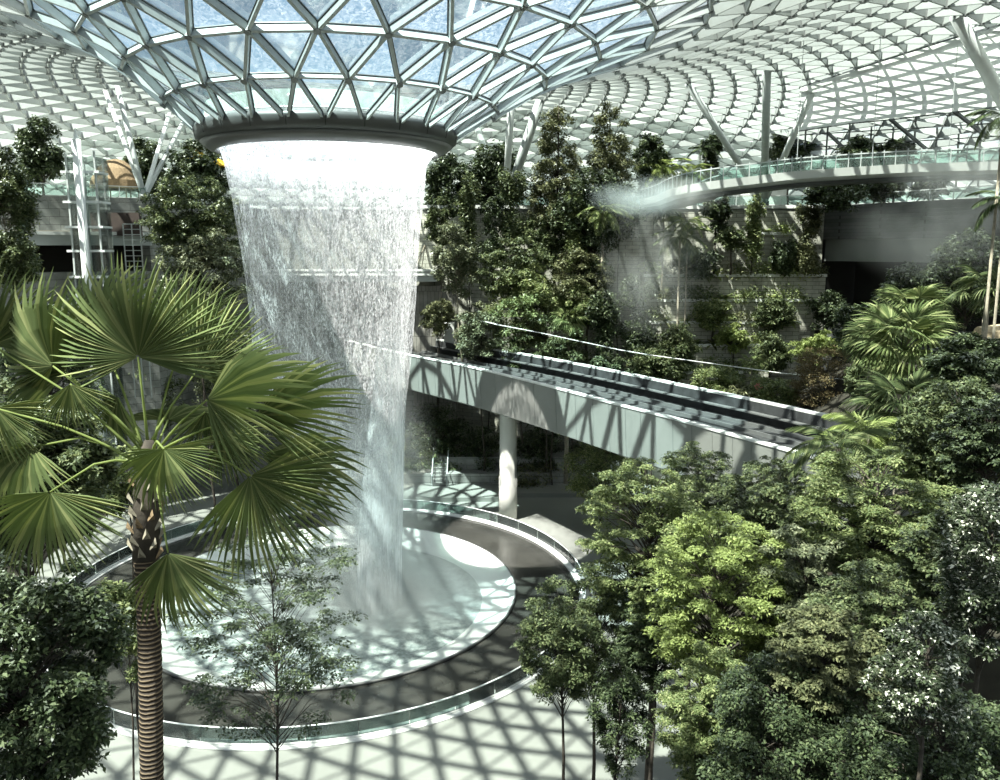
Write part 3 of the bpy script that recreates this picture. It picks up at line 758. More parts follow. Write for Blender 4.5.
for x_ in range(806, 1010, 22):
    b.bar(P(x_,129-(x_-800)*.12,roof_hit(x_,128,60).y-1.2), P(x_-4,186,roof_hit(x_-4,186,60).y-.8), .12, .18, (0,1,0))
for y_ in (135,148,160,172):
    q = [P(x_, y_-(x_-800)*.06, roof_hit(x_, y_-(x_-800)*.06, 60).y-1.0) for x_ in range(800, 1041, 30)]
    for u_, v_ in zip(q, q[1:]): b.bar(u_, v_, .1, .12)
struct(b.build('trim_rafters', M['steel_dark']))
def mist(label, px, py, Y, rx_, ry_, rz_, dens, scale=.22, thr=(.40,.66)):
    c = P(px, py, Y); b = MB(); pr = [(max(.001, math.cos(R(a))), math.sin(R(a))) for a in range(-90, 91, 15)]
    b.lathe((0,0), pr, 20); b.v = [(v[0]*rx_, v[1]*ry_, v[2]*rz_) for v in b.v]
    o = b.build('mist_cloud', mistmat('mist_'+str(px), dens, scale, thr), None, True); o.location = c
    return tag(o, label, 'mist', 'clouds of cooling mist', 'stuff')
mist('pale mist drifting over the left end of the footbridge', 655, 196, 74, 7.0, 5, 2.2, 0.4)
mist('thin mist hanging before the grey wall beneath the footbridge end', 655, 262, 90, 7.5, 4, 10, 0.18)
mist('mist drifting in front of the dark fascia at the right edge', 940, 225, 60, 8, 5, 5, 0.09)
mist('mist over the footbridge at the right edge', 985, 165, 62, 9, 4, 3.2, 0.2)
mist('spray cloud boiling over the white basin at the foot of the waterfall', 375, 600, 63, 12.5, 12, 7, .3, .18, (.3,.65))
mist('tall veil of spray around the lower waterfall', 378, 500, 64, 6, 6, 13, .22, .18, (.3,.65))
mist('low bank of spray lying on the water of the white basin', 320, 612, 64, 12.3, 12.3, 2.6, .7, .2, (.2,.6))
# thatched dome and yellow parasols on the terrace
b = MB(); c = P(118,190,100)
pr = [(.2,TZ+5.4),(1.0,TZ+5.2),(2.2,TZ+4.2),(3.0,TZ+2.8),(3.1,TZ+1.9),(2.7,TZ+1.8)]
b.lathe((c.x,100), pr, 24); th_ = empty('thatched_pavilion', (c.x,100,TZ), 'brown thatched pavilion on the upper terrace behind the steel column', 'pavilion'); b.build('thatched_roof', M['thatch'], th_)
for k in range(6):
    a = k*math.pi/3+.3; b = MB(); b.tube([(c.x+2.3*math.cos(a),100+2.3*math.sin(a),TZ),(c.x+2.3*math.cos(a),100+2.3*math.sin(a),TZ+2.2)], .08, 6); b.build('post', M['bark_pale'], th_)
for (px, py, lab, s) in ((197,158,'yellow parasol on the terrace just left of the dark ring',.8),(219,165,'pale yellow parasol partly hidden behind the water edge',.6)):
    c = P(px, py, 98); r_ = empty('parasol', (c.x,98,TZ), lab, 'parasol', 'yellow parasols on the terrace')
    b = MB(); b.lathe((c.x,98), [(.02,c.z+1.2*s),(1.0*s,c.z+.7*s),(2.0*s,c.z-.2*s),(1.9*s,c.z-.4*s)], 8); b.build('canopy', M['yellow'], r_)
    b = MB(); b.tube([(c.x,98,TZ),(c.x,98,c.z+1.1*s)], .06, 6); b.build('pole', M['steel_white'], r_)
b = MB(); a_ = P(733,205,111); d_ = P(788,180,111); b.box(a_.x, d_.x, 111, 116, TZ, d_.z); struct(b.build('wall_pavilion', M['white_wall']))
# signal box beside the track, cable
best = min(range(1, len(NV)-1), key=lambda i_: abs(500+FPX*(NV[i_]+frame(i_)[1]*9.85).x/depth((NV[i_]+frame(i_)[1]*9.85).y, TOP)-449))
sp_ = NV[best]+frame(best)[1]*9.85; YS = sp_.y
c = P(449,336,YS); r_ = empty('signal_post', (c.x,YS,TOP+.27), 'small white box on a post beside the far parapet of the viaduct', 'signal')
a_ = P(444,338,YS); d_ = P(454,323,YS); f_ = P(446,306,YS)
b = MB(); b.box(a_.x, d_.x, YS-.3, YS+.5, TOP+.2, d_.z); b.build('cabinet', M['coping'], r_)
b = MB(); b.bar((f_.x,YS,d_.z),(f_.x,YS,f_.z),.12,.12,(0,1,0)); b.bar((P(434,308,YS).x,YS,f_.z),(f_.x,YS,f_.z),.1,.1); b.build('frame', M['steel_white'], r_)
b = MB(); b.tube([P(466,317,95.2),P(499,325,91),P(536,332,90),P(620,350,89),P(650,355,88),P(780,373,85),P(900,385,80),P(960,390,77)], .055, 6)
tag(b.build('catenary_cable', M['coping']), 'thin pale cable stretched across the plants above the viaduct', 'cable')
# three bamboo poles tripod at the slab end
b = MB(); ap = P(425,245,96)
for px in (416,422,430): b.tube([P(px,267,95.8+(px-422)*.08), ap], .06, 5)
tag(b.build('pole_tripod', M['bark_pale']), 'tripod of thin brown poles standing on the white slab beside the falling water', 'tripod')
b = MB(); c = P(1000,338,46)
b.tube([P(978,336,46),P(1030,334,46)], [.55,.75], 10); b.tube([P(976,340,46.4),P(1030,343,46)], [.25,.5], 8); e_ = P(1024,338,46); b.tube([e_, Vector((e_.x+.3,46.2,gz(e_.x,46)-.2))], [.5,.7], 10)
tag(b.build('cut_log', plain('pale_log', (.42,.34,.22), .85, 0, .35, 5, .3)), 'pale cut end of a log or branch jutting in at the right edge among palms', 'log')

# ------------------------------------------------------------------ plants
def leaves(C, Nn, Ls, asp=.45, rs=None, droop=.15):
    """C leaf bases, Nn normals, Ls lengths -> quads"""
    rs = rs or rng; n = len(C)
    t = rs.normal(size=(n,3)); t -= (t*Nn).sum(1, keepdims=True)*Nn; t /= np.linalg.norm(t, axis=1, keepdims=True)+1e-9
    s = np.cross(Nn, t); Ls = Ls[:,None]
    tip = C+t*Ls-np.array([0,0,1])*Ls*droop
    m_ = C+t*Ls*.45+Nn*Ls*.05
    V = np.stack([C, m_+s*Ls*asp*.5, tip, m_-s*Ls*asp*.5], 1).reshape(-1,3)
    F = np.arange(4*n).reshape(n,4); return V, F
def crown_points(kind, n, rs):
    """unit-crown cluster centres"""
    out = []
    while len(out) < n:
        p = rs.uniform(-1, 1, 3)
        h = (p[2]+1)/2
        lim = dict(round=math.sqrt(max(0, 1-p[2]**2)), cone=(1-h)**.5*.95+.05, column=.75+.25*math.sin(h*9), umbrella=(.35+.65*h**.6) if h < .85 else .8)[kind]
        rr = math.hypot(p[0], p[1])
        if rr > lim: continue
        if rs.random() > .35+.65*(rr/max(lim, .05))**1.2 and kind != 'column': continue
        out.append(p)
    return np.array(out)
def tree(name, label, box, Y, base_z, lm, leaf=.16, n=5000, pads=40, pad=.28, flat=.35, kind='round', tr=.14, tpx=None, group=None, seed=0, cat='tree', bark='bark', depthk=.9, asp=.5, lean=.55, loop=None):
    rs = np.random.default_rng(seed*7+11); n = int(n*2.1); leaf *= 1.22 if Y > 60 else 1.15; pads = int(pads*1.5); pad *= .95
    if Y < 60 and flat < .3: flat *= .62; lean *= .8
    x0, y0, x1, y1 = box; c = P((x0+x1)/2, (y0+y1)/2, Y); d = depth(Y, c.z)
    rx = (x1-x0)/2/FPX*d; rz = (y1-y0)/2/FPX*d; ry = rx*depthk
    tx = c.x if tpx is None else P(tpx, (y0+y1)/2, Y).x
    if base_z is None: base_z = gz(tx, Y)-.15
    root = empty(name, (tx, Y, base_z), label, cat, group)
    cp = crown_points(kind, pads, rs)
    cw = np.array(c)+cp*np.array([rx*(1-pad*.5), ry*(1-pad*.5), rz*(1-pad*flat*.6)])
    # trunk with limbs
    b = MB(); topz = c.z+rz*(.85 if kind != 'round' else .55)
    tp = [Vector((tx, Y, base_z))]
    H = topz-base_z; nseg = 7
    for k in range(1, nseg+1):
        f = k/nseg; tp.append(Vector((tx*(1-f)+c.x*f+.02*H*math.sin(f*5+seed)*(1-f), Y+.015*H*math.cos(f*4+seed)*f*(1-f)*4, base_z+H*f)))
    b.tube(tp, [tr*(1-.8*k/nseg) for k in range(nseg+1)], 8)
    for i in range(pads):
        q = Vector(cw[i]); f = min(.97, max(.12, ((q.z-rz*.55*rs.random()-abs(q.x-c.x)*.35)-base_z)/max(H, .1))); f = max(f, (c.z-rz-base_z)/max(H, .1)*.9 if H > 0 else 0)
        f = min(f, .97); k = f*nseg; k0 = min(int(k), nseg-1); s_ = tp[k0].lerp(tp[k0+1], k-k0)
        mid_ = s_.lerp(q, .5)+Vector((0,0,.12*(q-s_).length)); r0 = tr*(1-.8*f)*.45
        b.tube([s_, mid_, q], [r0, r0*.6, r0*.2], 5, False)
    b.build('trunk', M[bark], root, True)
    per = max(4, n//pads); idx = np.repeat(np.arange(pads), per); m_ = len(idx)
    off = rs.normal(size=(m_,3)); off /= np.linalg.norm(off, axis=1, keepdims=True); off *= rs.random((m_,1))**.45
    sc = rs.uniform(.65, 1.3, pads)[idx][:,None]
    pr_ = pad*np.array([rx, ry, max(rz, rx*.5)*flat*1.2])
    C = cw[idx]+off*pr_*sc
    # dome the pads: centre sits higher than the edge
    C[:,2] -= (np.hypot(off[:,0], off[:,1])**2)*pr_[0]*sc[:,0]*.25
    Nn = np.array([0,0,1.0])+rs.normal(size=(m_,3))*lean+off*.35; Nn /= np.linalg.norm(Nn, axis=1, keepdims=True)
    Vv, F = leaves(C, Nn, leaf*rs.uniform(.6, 1.3, m_), asp, rs)
    npmesh('foliage', Vv, F, L[lm], root)
    return root

def fan_blade(Rr, span, nseg, droop=.35, split=.42, fold=.06, cup=0.0, rs=None, tipdroop=.25):
    """palmate blade in local space: hub at origin, middle finger along +Y, normal +Z"""
    rs = rs or rng; V = []; F = []; a0 = -span/2; da = span/nseg
    def pt(r, a, dz=0.0):
        q = r/Rr
        z = cup*r*.5-droop*Rr*(q**2)*.5-tipdroop*Rr*max(0, q-.55)**2*2+dz
        return (r*math.sin(a), r*math.cos(a), z)
    for k in range(nseg):
        a = a0+da*(k+.5); edge = abs((k+.5)/nseg*2-1)
        rt = Rr*(1-.18*edge**3)*rs.uniform(.93, 1.04); rsx = Rr*split*rs.uniform(.9, 1.1)
        h = fold*Rr*.35
        aa = a+rs.normal()*.012; twist = rs.normal()*.02*Rr; dr = rs.random()
        al, ar = a-da/2, a+da/2
        rows = []
        for q in (.02, .25, split):
            r = Rr*q; rows.append((pt(r, al, -h*q*1.2), pt(r, aa, h*q*1.2), pt(r, ar, -h*q*1.2)))
        for q, wk in ((.66, .62), (.84, .34)):
            r = rt*q; hw = da/2*wk; dz = -dr*tipdroop*Rr*(q-split)**2*2+twist*(q-split)
            rows.append((pt(r, aa-hw, dz-h*.6*wk), pt(r, aa, dz+h*.6*wk), pt(r, aa+hw, dz-h*.6*wk)))
        o = len(V)
        for rw in rows: V += rw
        V.append(pt(rt, aa, -dr*tipdroop*Rr*.6+twist*.5))
        for i in range(len(rows)-1):
            b0 = o+i*3; F += [(b0, b0+1, b0+4, b0+3), (b0+1, b0+2, b0+5, b0+4)]
        e = o+(len(rows)-1)*3; F += [(e, e+1, len(V)-1), (e+1, e+2, len(V)-1)]
    return V, F
def place_blade(V, hub, D, Nrm):
    D = Vector(D).normalized(); Nn = Vector(Nrm); Nn = (Nn-D*Nn.dot(D)).normalized(); X = D.cross(Nn)
    return [hub+X*v[0]+D*v[1]+Nn*v[2] for v in V]
def petiole(b, a, h, r=.02, sag=.12):
    m_ = a.lerp(h, .55)+Vector((0,0,(h-a).length*sag)); b.tube([a, a.lerp(m_, .6)+Vector((0,0,(h-a).length*sag*.25)), m_, h], [r*1.5, r*1.2, r, r*.8], 6)

# ---- the big fan palm in front
pt_ = [P(152,790,7.6), P(151,700,7.7), P(149,620,7.8), P(146,560,7.9), P(147,500,8.0), P(149,452,8.0)]
gp = gz(pt_[0].x, 7.5); base = Vector((pt_[0].x+.03, 7.5, gp-.2))
palm = empty('fan_palm', base, 'large fan palm with ringed brown trunk standing in front of the pool at left', 'palm')
m, nt_, ns, lk = mat('ringed_palm_trunk')
oo = ns.new('ShaderNodeOutputMaterial'); bb = N(ns, 'ShaderNodeBsdfPrincipled', Roughness=.8); tc = ns.new('ShaderNodeTexCoord')
wv = ns.new('ShaderNodeTexWave'); wv.bands_direction = 'Z'; wv.inputs['Scale'].default_value = 6.5; wv.inputs['Distortion'].default_value = 2.2; wv.inputs['Detail'].default_value = 3; wv.inputs['Detail Scale'].default_value = 1.5
lk.new(tc.outputs['Object'], wv.inputs[0]); rr = ramp(ns, [(.25, (.016,.010,.006)), (.65, (.055,.036,.022)), (.95, (.20,.15,.095))])
lk.new(wv.outputs['Fac'], rr.inputs[0]); lk.new(rr.outputs[0], bb.inputs['Base Color']); bp = N(ns, 'ShaderNodeBump', Strength=.8, Distance=.02); lk.new(wv.outputs['Fac'], bp.inputs['Height']); lk.new(bp.outputs[0], bb.inputs['Normal']); lk.new(bb.outputs[0], oo.inputs[0])
path = [base]+pt_[:4]; pp = []; rr_ = []
for i in range(len(path)-1):
    for t in range(14):
        f = t/14; q = path[i].lerp(path[i+1], f); pp.append(q); rr_.append(.112+(.008 if t % 2 else 0))
pp.append(path[-1]); rr_.append(.12)
b = MB(); b.tube(pp, rr_, 18); b.build('trunk', m, palm, True)
# fibrous boot zone with old leaf bases
b = MB(); b.tube([pt_[3], pt_[4], pt_[5], P(149,440,8)], [.13,.135,.10,.04], 14); b.build('crownshaft', M['bark'], palm, True)
for k in range(34):
    f = k/34; q = pt_[3].lerp(pt_[4], f*1.25); a = k*2.4; d_ = Vector((math.cos(a), math.sin(a), .0))
    b = MB(); b.add([q+d_*.10+d_.cross(Vector((0,0,1)))*.05, q+d_*.10-d_.cross(Vector((0,0,1)))*.05, q+d_*.19+Vector((0,0,.10)), q+d_*.17+Vector((0,0,.16)), q+d_*.1+Vector((0,0,.05))], [(0,1,2),(1,4,2),(4,0,2),(0,2,3),(2,1,3)])
    b.build('leaf_base', M['thatch'] if k % 3 == 0 else M['bark_pale'], palm)
crown = P(149,452,8)
fr = [ # hub px, Y, mid direction (x right, y away, z up), normal, radius, span deg, droop
 ((138,357),7.9,(-.03,-.12,1),(.05,-.72,-.25),1.02,235,.10),
 ((53,366),8.1,(-.62,.0,.75),(-.25,-.75,-.1),.95,210,.25),
 ((70,384),7.7,(.22,-.25,-.95),(.2,-.9,.35),.50,130,.25),
 ((196,372),8.3,(.55,.15,.82),(.25,-.8,.0),.90,190,.25),
 ((207,400),7.7,(.93,-.1,.28),(-.15,-.6,.75),1.05,150,.15),
 ((255,416),8.0,(.93,-.1,.30),(-.15,-.65,.7),1.08,110,.12),
 ((250,476),7.5,(.55,-.30,-.60),(-.1,-.8,.6),1.02,175,.25),
 ((262,455),8.3,(.95,.05,-.12),(.1,-.5,.85),1.15,100,.22),
 ((164,449),7.35,(.10,-.35,-.75),(-.1,-.8,.5),.62,200,.3),
 ((168,553),7.4,(.22,-.22,-.95),(-.1,-.95,.3),.86,135,.2),
 ((50,492),7.5,(-.02,-.35,-.65),(.0,-.8,.6),.85,175,.3),
 ((32,447),7.9,(-.55,-.25,-.6),(-.1,-.65,.75),.75,200,.3),
 ((-5,408),7.8,(.15,-.3,-.7),(.1,-.6,.7),.62,200,.3),
 ((100,335),8.5,(-.35,.35,.85),(-.1,-.85,.3),.90,170,.25),
 ((182,340),8.6,(.32,.3,.90),(.15,-.85,.2),.85,170,.25),
 ((-8,345),8.2,(.2,-.1,.9),(.1,-.8,.1),.85,190,.25),
 ((205,412),8.4,(.1,.25,-.8),(.1,-.8,.4),.62,140,.3),
 ((118,398),8.3,(-.5,.1,-.75),(-.2,-.85,.4),.55,150,.3),
 ((222,432),8.15,(.55,-.2,-.7),(-.1,-.85,.5),.62,130,.3),
 ((66,372),8.35,(-.85,.1,.1),(-.2,-.7,.6),.80,140,.3),
 ((168,420),8.9,(.25,.9,.2),(0,-.3,.9),.85,190,.3),
]
rs = np.random.default_rng(5)
for i, (h, Y, D, Nn, Rr, sp, dr) in enumerate(fr):
    hub = P(*h, Y); V_, F_ = fan_blade(Rr, R(sp), int(sp/4.4), dr, .42, .16, 0, rs, .30)
    if Vector(Nn).z < 0 : pass
    b = MB(); b.add(place_blade(V_, hub, D, Nn), F_); fo = b.build('frond', L['palm'], palm)
    b = MB(); petiole(b, crown+Vector((rs.normal()*.03, rs.normal()*.03, -.02*i*.5)), hub, .012, .05 if h[1] < 440 else .16); b.build('petiole', L['lime'], fo, True)

def small_fan_palm(name, label, px, py, Y, rpx, nl=16, lm='palm', base_z=None, group=None, seed=0, tpx=None, up=.25):
    rs = np.random.default_rng(seed+100); c = P(px, py, Y); Rr = rpx/FPX*depth(Y, c.z)
    if base_z is None: base_z = gz(c.x, Y)-.1
    root = empty(name, (c.x, Y, base_z), label, 'palm', group)
    b = MB(); b.tube([(c.x, Y, base_z), (c.x+.05, Y, (base_z+c.z)/2), c-Vector((0,0,.1*Rr))], [Rr*.10, Rr*.08, Rr*.06], 10); b.build('trunk', M['bark_pale'], root, True)
    for k in range(nl):
        el = R(78)*(1-(k+.5)/nl)**.8*1.25-R(25); az = k*2.39996
        D = Vector((math.cos(az)*math.cos(el), math.sin(az)*math.cos(el), math.sin(el)))
        hub = c+D*Rr*.45*rs.uniform(.8, 1.15); Nn = Vector((0,0,1))+D*-.2+Vector((rs.normal()*.15, rs.normal()*.15-.15, 0))
        V_, F_ = fan_blade(Rr*.55, R(200), 22, .55, .5, .1, 0, rs, .35)
        D2 = (D-Vector((0,0,.35))).normalized()
        b = MB(); b.add(place_blade(V_, hub, D2, Nn), F_); b.tube([c, hub], Rr*.012, 5); b.build('frond', L[lm], root)
    return root

def feather_frond(Ln, nl, lw, arch, rs, lfl=.35):
    """pinnate frond along +X arching down; returns V,F"""
    V = []; F = []
    def spine(t): return Vector((Ln*t*(1-.12*arch*t), 0, Ln*(.45*t-(.45+arch*.55)*t*t)))
    for k in range(nl):
        t = .12+.88*k/nl; p = spine(t); tg = (spine(min(1, t+.02))-p)
        if tg.length < 1e-6: tg = Vector((1,0,-1))
        tg.normalize(); ll = lfl*Ln*math.sin(math.pi*min(.97, t*.86+.12))**.7*rs.uniform(.9, 1.1)
        for sgn in (-1, 1):
            d_ = (Vector((0, sgn, 0))*.8+tg*.62+Vector((0,0,-.22+rs.normal()*.06))).normalized(); up = Vector((0,0,1))
            wv_ = d_.cross(up).normalized()*lw*Ln
            o = len(V); V += [p, p+d_*ll*.45+wv_, p+d_*ll-Vector((0,0,ll*.18)), p+d_*ll*.45-wv_]; F.append((o,o+1,o+2,o+3))
    o = len(V); pts = [spine(t/8) for t in range(9)]
    for i, q in enumerate(pts): V += [q+Vector((0,lw*Ln*.35,0)), q-Vector((0,lw*Ln*.35,0))]
    for i in range(8): F.append((o+2*i, o+2*i+1, o+2*i+3, o+2*i+2))
    return V, F
FEA = {}
def feather_palm(name, label, px, py, Y, rpx, nl=14, lm='mid', base_z=None, group=None, seed=0, arch=1.0, trunk=True, cat='palm', tilt=(70,-5), tr=.05, bark='bark_pale', bx=None):
    rs = np.random.default_rng(seed+300); c = P(px, py, Y); Rr = rpx/FPX*depth(Y, c.z)
    if base_z is None: base_z = gz(c.x, Y)-.1
    root = empty(name, (c.x if bx is None else bx, Y, base_z), label, cat, group)
    if trunk:
        b = MB(); b.tube([(c.x if bx is None else bx, Y, base_z), (c.x+.04, Y, (base_z+c.z)/2), c], [Rr*tr, Rr*tr*.8, Rr*tr*.8], 8); b.build('trunk', M[bark], root, True)
    key = (lm, round(arch, 1))
    me = None
    for k in range(nl):
        if me is None:
            if key not in FEA:
                V_, F_ = feather_frond(1.0, 26, .018, arch, rs); b = MB(); b.add(V_, F_); fo = b.build('frond', L[lm], None); FEA[key] = fo.data
            else: fo = bpy.data.objects.new('frond', FEA[key]); COL.objects.link(fo)
            me = FEA[key]
        else: fo = bpy.data.objects.new('frond', me); COL.objects.link(fo)
        el = R(tilt[0]+(tilt[1]-tilt[0])*(k+.5)/nl); s = Rr*1.08*rs.uniform(.85, 1.1)
        fo.parent = root
        fo.matrix_parent_inverse = Matrix.Identity(4)
        fo.location = Vector(c)-root.location; fo.rotation_euler = (rs.normal()*.2, -el+R(24), k*2.39996+rs.normal()*.15); fo.scale = (s, s, s)
    return root

def rosette(name, label, px, py, Y, rpx, lm='mid', nl=22, wid=.16, group=None, seed=0, cat='plant', z=None, arch=.9):
    """strap-leaved plant as one mesh"""
    rs = np.random.default_rng(seed+500); c = P(px, py, Y); Rr = rpx/FPX*depth(Y, c.z)
    if z is not None: c.z = z
    b = MB()
    for k in range(nl):
        az = k*2.39996+rs.normal()*.2; el = R(80-70*(k/nl)); Ln = Rr*rs.uniform(.8, 1.2); hd = Vector((math.cos(az), math.sin(az), 0)); sd = Vector((-hd.y, hd.x, 0))
        vs = []; ns_ = 5
        for i in range(ns_+1):
            t = i/ns_; p = c+hd*Ln*t*math.cos(el*(1-.5*t))+Vector((0,0,Ln*(t*math.sin(el)-arch*.55*t*t)))
            w_ = wid*Rr*math.sin(math.pi*(.12+.86*t))
            vs += [p+sd*w_, p+Vector((0,0,-w_*.3)), p-sd*w_]
        b.add(vs, [f for i in range(ns_) for f in ((i*3,i*3+1,i*3+4,i*3+3),(i*3+1,i*3+2,i*3+5,i*3+4))])
    o = b.build(name, L[lm]); return tag(o, label, cat, group)
# --- trees on the terraces and the back wall
G1 = 'trees along the back wall'
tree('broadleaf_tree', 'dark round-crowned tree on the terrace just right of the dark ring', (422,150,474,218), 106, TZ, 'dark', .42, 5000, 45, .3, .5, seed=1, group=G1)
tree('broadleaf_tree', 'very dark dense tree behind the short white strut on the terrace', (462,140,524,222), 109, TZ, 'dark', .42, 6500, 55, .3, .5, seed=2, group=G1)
tree('feathery_tree', 'tall feathery tree left of the pair rising against the roof lattice', (524,98,592,225), 101, 20, 'olive', .30, 9000, 90, .24, .3, 'cone', .22, seed=3, group='tall feathery trees before the roof')
tree('feathery_tree', 'tall feathery tree right of the pair rising against the roof lattice', (576,96,642,215), 102, 20, 'olive', .30, 9000, 90, .24, .3, 'cone', .22, seed=4, group='tall feathery trees before the roof')
tree('feathery_tree', 'dark feathery tree filling the gap under the two tall feathery tops', (540,165,640,260), 100, 14, 'dark', .36, 9000, 80, .25, .35, 'round', .2, seed=5, group=G1)
tree('climber_column', 'upright pillar of climbing leaves left of the bamboo-like stems', (453,178,481,268), 99.5, 16, 'mid', .32, 3500, 30, .45, .5, 'column', .1, seed=6, group='leafy climber pillars', cat='climber')
tree('climber_column', 'leafy climber pillar below the bright green tuft behind the strut', (498,172,528,245), 100, 16, 'mid', .32, 3500, 30, .45, .5, 'column', .1, seed=7, group='leafy climber pillars', cat='climber')
tree('climber_column', 'sunlit yellow-green climber pillar beneath the tall feathery pair', (562,192,588,272), 97.5, 14, 'light', .32, 3200, 30, .45, .5, 'column', .1, seed=8, group='leafy climber pillars', cat='climber')
tree('grey_leaved_tree', 'grey-green tree with slim pale trunk beside the white slab end', (428,222,480,302), 97, 14, 'grey', .3, 5000, 45, .28, .4, seed=9, group=G1, bark='bark_pale', tpx=463)
tree('layered_tree', 'mid green layered tree between grey-green tree and climber pillars', (474,235,556,305), 98, 12, 'mid', .3, 8000, 70, .24, .3, seed=10, group=G1)
tree('layered_tree', 'bright light green tree hanging over the far parapet of the viaduct', (484,262,562,350), 95.5, 6, 'light', .28, 8000, 60, .26, .3, seed=11, group=G1)
tree('layered_tree', 'olive bushy tree under the yellow-green climber pillar', (545,245,612,320), 96.5, 8, 'olive', .28, 7000, 60, .26, .35, seed=12, group=G1)
tree('layered_tree', 'green layered tree rising just behind the middle of the far parapet', (500,305,590,392), 94.5, 1, 'mid', .28, 8000, 60, .25, .3, seed=13, group=G1)
tree('shrub', 'leafy shrub at the left end of the wall behind the viaduct parapet', (452,300,512,362), 95, 1, 'grey', .28, 5000, 45, .28, .4, seed=14, group='shrubs behind the parapet', cat='shrub')
tree('climber_column', 'dark glossy climber clump between palm tuft and grey wall', (584,292,622,392), 94, 1, 'dark', .34, 4500, 36, .4, .5, 'column', .1, seed=15, group='leafy climber pillars', cat='climber')
tree('climber_column', 'dark climber pillar standing before the misty grey wall', (620,278,658,352), 94.5, 4, 'dark', .34, 3600, 30, .42, .5, 'column', .1, seed=16, group='leafy climber pillars', cat='climber')
tree('shrub', 'rounded green shrub at the foot of the misty wall behind the parapet', (622,340,690,394), 93, 1, 'mid', .28, 5000, 40, .3, .4, seed=17, group='shrubs behind the parapet', cat='shrub')
tree('shrub', 'soft light green shrub against the parapet below the stone ledges', (688,362,748,410), 88, 1, 'light', .25, 5000, 40, .3, .4, seed=18, group='shrubs behind the parapet', cat='shrub')
tree('shrub', 'brown twiggy shrub with bare stems above the viaduct near its right end', (788,340,868,418), 82, 1, 'brown', .16, 7000, 80, .22, .5, seed=19, group='shrubs behind the parapet', cat='shrub')
tree('shrub', 'bright green shrub left of the brown twiggy shrub by the parapet', (744,368,800,416), 84, 1, 'light', .22, 5000, 40, .3, .4, seed=20, group='shrubs behind the parapet', cat='shrub')
tree('shrub', 'yellow-green layered shrub under the square stone ledge end', (790,328,840,365), 90, 4, 'lime', .25, 3500, 30, .3, .3, seed=21, group='shrubs behind the parapet', cat='shrub')
tree('broadleaf_tree', 'dark tree on the terrace left of the yellow-green palms near the misty bridge end', (630,134,672,198), 107, TZ, 'dark', .4, 5000, 40, .3, .5, seed=22, group='trees on the upper terrace')
tree('broadleaf_tree', 'slender dark tree behind the vertical strut of the three-strut column', (768,98,816,178), 108, TZ, 'dark', .36, 4500, 45, .28, .5, seed=23, group='trees on the upper terrace')
tree('broadleaf_tree', 'narrow dark tree left of the three-strut column with small palm beside it', (698,136,722,190), 108, TZ, 'dark', .36, 2600, 26, .3, .5, 'column', seed=24, group='trees on the upper terrace')
GT = 'clipped trees on the terrace by the footbridge'
for k, (bx_, lab) in enumerate([((838,137,882,168),'wider clipped tree whose top shows above the footbridge glass'),((880,138,914,166),'narrower clipped tree top right of the wider one above the footbridge glass'),
        ((806,174,868,210),'ragged dark tree seen under the footbridge, leftmost of the row'),((864,168,906,200),'dense dome-shaped tree seen under the middle of the footbridge'),((912,172,948,200),'small open tree under the footbridge right of the dome-shaped one')]):
    tree('clipped_tree', lab, bx_, 99 if k < 2 else 97, TZ, 'dark', .34, 4500, 40, .34, .6, seed=30+k, group=GT)
tree('broadleaf_tree', 'round dark tree on the left terrace beside the glass lift tower', (18,116,62,188), 88, TZ, 'dark', .32, 5500, 45, .3, .5, seed=40, group='trees on the left terrace')
tree('broadleaf_tree', 'dark tree seen between the splayed struts of the left column', (126,138,168,194), 101, TZ, 'dark', .36, 4500, 40, .3, .5, seed=41, group='trees on the left terrace')
tree('broadleaf_tree', 'dark terrace tree right of the left column struts below the ring', (165,140,232,205), 98, TZ, 'dark', .36, 6000, 50, .3, .5, seed=42, group='trees on the left terrace')
tree('broadleaf_tree', 'olive tree cut by the left edge, in front of the terrace wall', (-30,140,36,262), 62, 8, 'mid', .22, 9000, 60, .28, .45, seed=43, group='trees before the left terrace', bark='bark_pale', tpx=8)
tree('shrub', 'leafy shrub low at the left edge under the terrace slab', (-20,225,40,290), 60, 8, 'mid', .22, 5000, 40, .3, .45, seed=44, group='trees before the left terrace', cat='shrub')
tree('layered_tree', 'big grey-green layered tree beside the left edge of the waterfall, upper half', (140,172,246,262), 80, 6, 'mid', .26, 14000, 100, .22, .35, seed=45, group='trees left of the waterfall')
tree('layered_tree', 'grey-green layered tree touching the water curtain, lower of the group', (150,225,252,345), 76, 1, 'grey', .25, 13000, 100, .22, .3, seed=46, group='trees left of the waterfall')
tree('layered_tree', 'dim layered tree seen between the stems of the big fan palm', (95,322,185,470), 90, 1, 'mid', .26, 10000, 80, .22, .35, seed=47, group='trees left of the waterfall')
tree('layered_tree', 'grey-green tree left of the lower water curtain, behind the right-hand palm fronds', (190,318,278,472), 92, 1, 'grey', .26, 10000, 80, .22, .35, seed=48, group='trees left of the waterfall')
tree('layered_tree', 'dark tree behind the leftmost fronds of the big fan palm', (-10,285,105,450), 70, 1, 'dark', .24, 12000, 90, .22, .35, seed=49, group='trees left of the waterfall')
